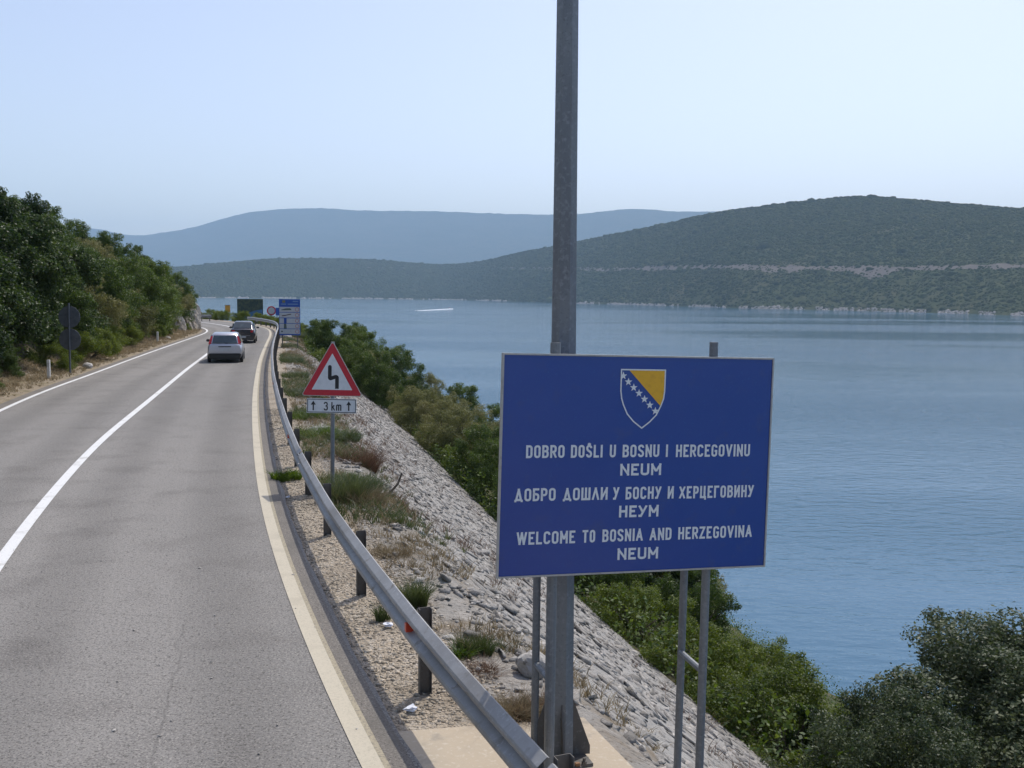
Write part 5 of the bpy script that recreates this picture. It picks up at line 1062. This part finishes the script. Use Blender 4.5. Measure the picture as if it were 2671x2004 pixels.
n_ = 16000; s_ = rng.uniform(sC - 3, sB + 20, n_); t_ = 2.6 + 6 * rng.random(n_); p2, nn = on_edge(s_, t_)
carpet('undergrowth', 'green undergrowth on the earth slope around the tall blue board', p2, slope_z(p2[:, 0], p2[:, 1], t_), n_, .12, LM['oak'], 43, .9)
# grasses and small plants
def blades(n, rad, h, seed, width=.006, lean=.5, seg=3):
    rng = np.random.default_rng(seed); a = rng.uniform(0, 6.28, n); r_ = rad * rng.random(n) ** .6
    ba = np.c_[np.cos(a) * r_, np.sin(a) * r_, np.zeros(n)]; ln = rng.normal(0, lean, (n, 2)) + ba[:, :2] / max(rad, 1e-3) * lean * .8; hh = h * rng.uniform(.5, 1.1, n)
    wd = np.c_[-np.sin(a + 1), np.cos(a + 1), np.zeros(n)] * width; V = []; k = seg + 1
    for q in range(k):
        f_ = q / seg; c = ba + np.c_[ln * (f_ ** 1.8 * hh)[:, None], hh * f_ * (1 - .15 * f_)]
        V += [c - wd * (1 - f_ * .9), c + wd * (1 - f_ * .9)]
    V = np.stack(V, axis=1); base_i = (np.arange(n) * 2 * k)[:, None]
    f = np.concatenate([base_i + np.array([[2 * q, 2 * q + 1, 2 * q + 3, 2 * q + 2]]) for q in range(seg)], axis=0)
    return V.reshape(-1, 3), f
def tuft(name, label, cat, x, y, z, n, rad, h, m_, seed, width=.006, lean=.5, group=None, ell=1.0, rz=0):
    v, f = blades(n, rad, h, seed, width, lean); v = v * np.array([1, ell, 1])
    o = link(name, mesh_np(name, v, f, m_), None, (x, y, z)); o.rotation_euler = (0, 0, rz); return tag(o, label, cat, group)
def gpt(px_, py_, z=0.): g = ground(px_, py_, z); return g[0], g[1], z
x, y, z = gpt(1236, 1712, -.08); tuft('rosemary_tuft', 'dense upright green tuft on the crest nearest the lamp post', 'plant', x, y, z, 700, .2, .26, LM['tuft'], 51, .005, .35, ell=.6, rz=-.6)
x, y, z = gpt(1285, 1725, -.16); tuft('rosemary_tuft', 'lower green tuft leaning right beside the dense upright tuft', 'plant', x, y, z, 420, .14, .24, LM['tuft'], 52, .005, .4)
x, y, z = gpt(1198, 1712, -.02); tuft('leafy_plant', 'small bright green leafy plant just behind the guardrail beam', 'plant', x, y, z, 110, .13, .1, LM['lush'], 53, .02, .9)
x, y, z = gpt(1252, 1768, -.08); tuft('dry_clump', 'rusty brown dead clump below the dense green tuft', 'plant', x, y, z, 420, .17, .16, LM['rust'], 54, .004, 1.0)
x, y, z = gpt(1078, 1580, -.03); tuft('rosemary_tuft', 'blue-green tuft standing behind the guardrail near its nearest red reflector', 'plant', x, y, z, 600, .16, .36, LM['tuft'], 55, .005, .4)
x, y, z = gpt(1000, 1618, -.02); tuft('grass_tuft', 'dark green grass tuft under the guardrail beside crumpled white litter', 'grass', x, y, z, 160, .08, .22, LM['tuft'], 56, .005, .4)
x, y, z = gpt(748, 1250, -.02); tuft('leafy_plant', 'bright green plant on the gravel in front of the guardrail', 'plant', x, y, z, 260, .28, .2, LM['lush'], 57, .02, .7)
x, y, z = gpt(900, 1315, -.08); tuft('grass_tuft', 'tall feathery grey-green grass behind the guardrail below the warning sign', 'grass', x, y, z, 900, .34, .62, LM['tuft'], 58, .006, .35)
x, y, z = gpt(945, 1335, -.2); tuft('grass_tuft', 'straw coloured grass right of the tall feathery grass', 'grass', x, y, z, 800, .32, .5, LM['dry'], 59, .005, .45)
x, y, z = gpt(928, 1245, -.45); tuft('dry_shrub', 'bare reddish brown dead shrub on the slope right of the sign pole', 'shrub', x, y, z, 1500, .42, .75, LM['rust'], 60, .006, .5)
x, y, z = gpt(1330, 1870, -.02); tuft('grass_tuft', 'straw coloured grass at the edge of the concrete pad', 'grass', x, y, z, 900, .24, .2, LM['dry'], 61, .004, .8, ell=.7)
x, y, z = gpt(1395, 1862, -.04); tuft('grass_tuft', 'brown flattened grass beside the lamp post at the pad edge', 'grass', x, y, z, 800, .22, .14, LM['rust'], 62, .004, 1.1)
x, y, z = gpt(1020, 1455, -.08); tuft('grass_tuft', 'dry tan grass tuft above the third guardrail post', 'grass', x, y, z, 600, .25, .22, LM['dry'], 63, .004, .8)
GR = 'green grass patches on the crest behind the guardrail'
for k_, (px_, py_, h_, rd, m_, lab) in enumerate([(772, 1092, .3, .8, 'lush', 'bright green grass patch left of the distance plate'), (800, 1140, .3, .9, 'lush', 'wide green grass patch behind the guardrail below the warning sign'), (865, 1148, .28, .6, 'tuft', 'green grass patch at the warning sign pole, half way up'), (770, 1035, .35, .9, 'tuft', 'green grass patch left of the red triangle base'), (752, 985, .35, .9, 'tuft', 'dull green grass patch left of the red triangle, along the rail'), (745, 945, .35, .9, 'tuft', 'farther green grass patch between the rail and rubble'), (850, 1262, .2, .45, 'lush', 'green grass at the foot of the warning sign pole'), (905, 1278, .22, .5, 'tuft', 'green grass right of the foot of the warning sign pole'), (760, 880, .5, 1.2, 'tuft', 'olive grass below the tall blue speed board')]):
    x, y, z = gpt(px_, py_, -.08); tuft('grass_patch', lab, 'grass', x + .3, y, z, 900, rd * .62, h_ * .9, LM[m_], 70 + k_, .010, .6, GR, ell=1.9, rz=.25)
# dry grass mass along the crest and on the left verge
def grass_mass(name, label, p, z, h, m_, seed, width):
    rng = np.random.default_rng(seed); v, f = blades(len(p) * 9, .07, h, seed, width, .7); n_ = 2 * 4
    off = np.repeat(np.c_[p, z], 9 * n_, axis=0); sc_ = np.repeat(rng.uniform(.5, 1.3, len(p)), 9 * n_)[:, None]
    return tag(link(name, mesh_np(name, v * sc_ + off, f, m_)), label, 'grass', kind='stuff')
rng = np.random.default_rng(81)
n_ = 7000; s_ = sA + (sB - sA) * rng.random(n_) ** 1.1; t_ = np.clip(rng.normal(1.95, .5, n_), 1.15, 3.6); p2, nn = on_edge(s_, t_); kp = (vnoise(p2[:, 0] * .8, p2[:, 1] * .8, 82) > .42) & (p2[:, 1] > 8.6); p2, t_ = p2[kp], t_[kp]
grass_mass('dry_grass', 'thin dry grass growing along the crest behind the guardrail', p2, right_z(t_) + .0, .15, LM['dry'], 83, .006)
n_ = 2200; s_ = rng.uniform(sA, sB, n_); t_ = np.clip(rng.normal(3.6, 1.5, n_), 2.5, 8); s_ = sA + (s_ - sA) * .7; p2, nn = on_edge(s_, t_); kp = vnoise(p2[:, 0] * .6, p2[:, 1] * .6, 84) > .55; p2, t_ = p2[kp], t_[kp]
grass_mass('dry_weeds', 'sparse dry weeds growing between the slope stones', p2, slope_z(p2[:, 0], p2[:, 1], t_), .3, LM['rust'], 85, .005)
n_ = 5200; s_ = sA + 6 + (sB - sA - 6) * rng.random(n_) ** 1.0; t_ = np.clip(rng.normal(1.75, .5, n_), 1.05, 3.4); p2, nn = on_edge(s_, t_); kp = (vnoise(p2[:, 0] * .45 + 9, p2[:, 1] * .45, 88) > .5) & (p2[:, 1] > 15); p2, t_ = p2[kp], t_[kp]
grass_mass('green_grass', 'patchy green grass along the crest behind the guardrail', p2, right_z(t_), .2, LM['tuft'], 89, .009)
n_ = 5200; s_ = rng.uniform(float(np.interp(24, left[:, 1], left_s)), float(np.interp(100, left[:, 1], left_s)), n_); t_ = .6 + 2.1 * rng.random(n_) ** .6
p2 = np.c_[np.interp(s_, left_s, left[:, 0]), np.interp(s_, left_s, left[:, 1])] - np.c_[np.interp(s_, left_s, left_n[:, 0]), np.interp(s_, left_s, left_n[:, 1])] * t_[:, None]
grass_mass('verge_grass', 'dry tan grass along the left verge', p2, bank_z(p2[:, 0], p2[:, 1], t_) - .01, .22, LM['dry'], 86, .011)

# dead branches
def branch(label, pts, r0_, r1_):
    n = len(pts); o = MB().tube(pts, list(np.linspace(r0_, r1_, n)), 6).build('dead_branch', M['dead_wood'], None, pts[0]); o.location = [float(q) for q in pts[0]]; return tag(o, label, 'branch', 'dead branches on the stone slope')
def sp3(px_, py_, Y): return at(px_, py_, Y)
branch('curved dark dead branch standing up from the stone slope', [sp3(998, 1297, 18.2), sp3(1020, 1283, 18.3), sp3(1038, 1262, 18.4), sp3(1046, 1240, 18.5), sp3(1048, 1234, 18.5)], .03, .012)
branch('short dark dead stick lying below the curved branch', [sp3(990, 1288, 18.0), sp3(1010, 1290, 18.1), sp3(1030, 1292, 18.2)], .022, .012)
g1, g2 = ground(1585, 1770, -2.0), ground(1700, 1870, -2.0)
branch('long thin dry stem lying down the slope right of the lamp post', [ground(1545, 1735, -1.75), ground(1590, 1775, -1.9), ground(1640, 1815, -2.1), ground(1690, 1865, -2.3)], .014, .008)
branch('thin dark dead stem lying on the slope left of the welcome sign', [ground(1025, 1305, -.85), ground(1050, 1330, -.95), ground(1085, 1360, -1.1), ground(1120, 1400, -1.2)], .014, .008)

# litter
def litter(label, x, y, z, r_, seed):
    rng = np.random.default_rng(seed); bm = bmesh.new(); bmesh.ops.create_icosphere(bm, subdivisions=2, radius=r_)
    for v_ in bm.verts: v_.co = v_.co * (1 + .35 * rng.normal()); v_.co.z *= .5
    me = bpy.data.meshes.new('litter'); bm.to_mesh(me); bm.free(); me.materials.append(M['paper']); return tag(link('litter', me, None, (x, y, z)), label, 'litter', 'scraps of litter on the shoulder')
x, y, z = gpt(1010, 1632); litter('crumpled white litter on the gravel under the guardrail', x, y, .01, .045, 1)
x, y, z = gpt(1073, 1850); litter('bluish white scrap beside the nearest visible guardrail post foot', x, y, .005, .045, 2)
x, y, z = gpt(752, 1298); litter('pale pink scrap in the shadow at the asphalt edge by the fourth post', x, y, .01, .03, 3)

# ------------------------------------------------------------------ speedboat and wake
w0, w1 = ground(1087, 811, -20), ground(1180, 806.5, -20)
dw = (w1 - w0)[:2]; Lw = np.linalg.norm(dw); dw /= Lw; nw = np.array([-dw[1], dw[0]])
V = []; k = 60
for i in range(k + 1):
    f_ = i / k; c = w0[:2] + dw * Lw * f_; wd = (3.5 + 5.5 * (1 - f_) ** 1.2) * (.75 + .5 * vnoise(i * .5, 0, 91)) * min(1, (i + 2) / 8) * (1 if f_ < .97 else .6)
    V += [(c[0] + nw[0] * wd, c[1] + nw[1] * wd, -19.9), (c[0], c[1], -19.6 + .5 * f_), (c[0] - nw[0] * wd, c[1] - nw[1] * wd, -19.9)]
Fs = []
for i in range(k):
    a = i * 3; Fs += [(a, a + 1, a + 4, a + 3), (a + 1, a + 2, a + 5, a + 4)]
tag(link('wake', mesh_np('wake', V, Fs, M['foam'])), 'long white foam wake trailing behind the speedboat', 'wake', kind='stuff')
bc = ground(1172, 805.5, -20); ang = math.atan2(dw[1], dw[0])
bo_ = thing('speedboat', 'tiny dark speedboat at the right end of the white wake', 'boat', (bc[0], bc[1], -20), ang)
st_ = []
for x_, w_, zt in ((-3.2, 1.0, .9), (-1, 1.15, 1.0), (1.2, 1.0, 1.15), (2.6, .5, 1.3), (3.4, .06, 1.4)):
    st_.append([(x_, w_, zt), (x_, w_ * .7, .1), (x_, 0, -.25 + .1 * max(x_, 0)), (x_, -w_ * .7, .1), (x_, -w_, zt)])
loft(st_, 'hull', M['hull'], bo_)
MB().box((-.3, 0, 1.45), (1.8, 1.5, .9)).build('console', M['hull_red'], bo_, bevel=.15)
MB().box((.7, 0, 2.0), (.1, 1.3, .5)).build('windscreen', M['glass_dark'], bo_)

# ------------------------------------------------------------------ the air over the bay
hm = bpy.data.materials.new('haze_air'); hm.use_nodes = True
N = hm.node_tree.nodes; L = hm.node_tree.links
for n in list(N):
    if n.type != 'OUTPUT_MATERIAL': N.remove(n)
pv = N.new('ShaderNodeVolumePrincipled'); pv.inputs['Color'].default_value = (.56, .78, 1, 1); pv.inputs['Density'].default_value = .8e-4; pv.inputs['Anisotropy'].default_value = 0.0
L.new(pv.outputs[0], N['Material Output'].inputs['Volume'])
hz = MB().box((0, 0, 510), (31600, 31600, 1100)).build('haze', hm); tag(hz, 'pale blue summer haze over the bay', 'haze', kind='stuff')
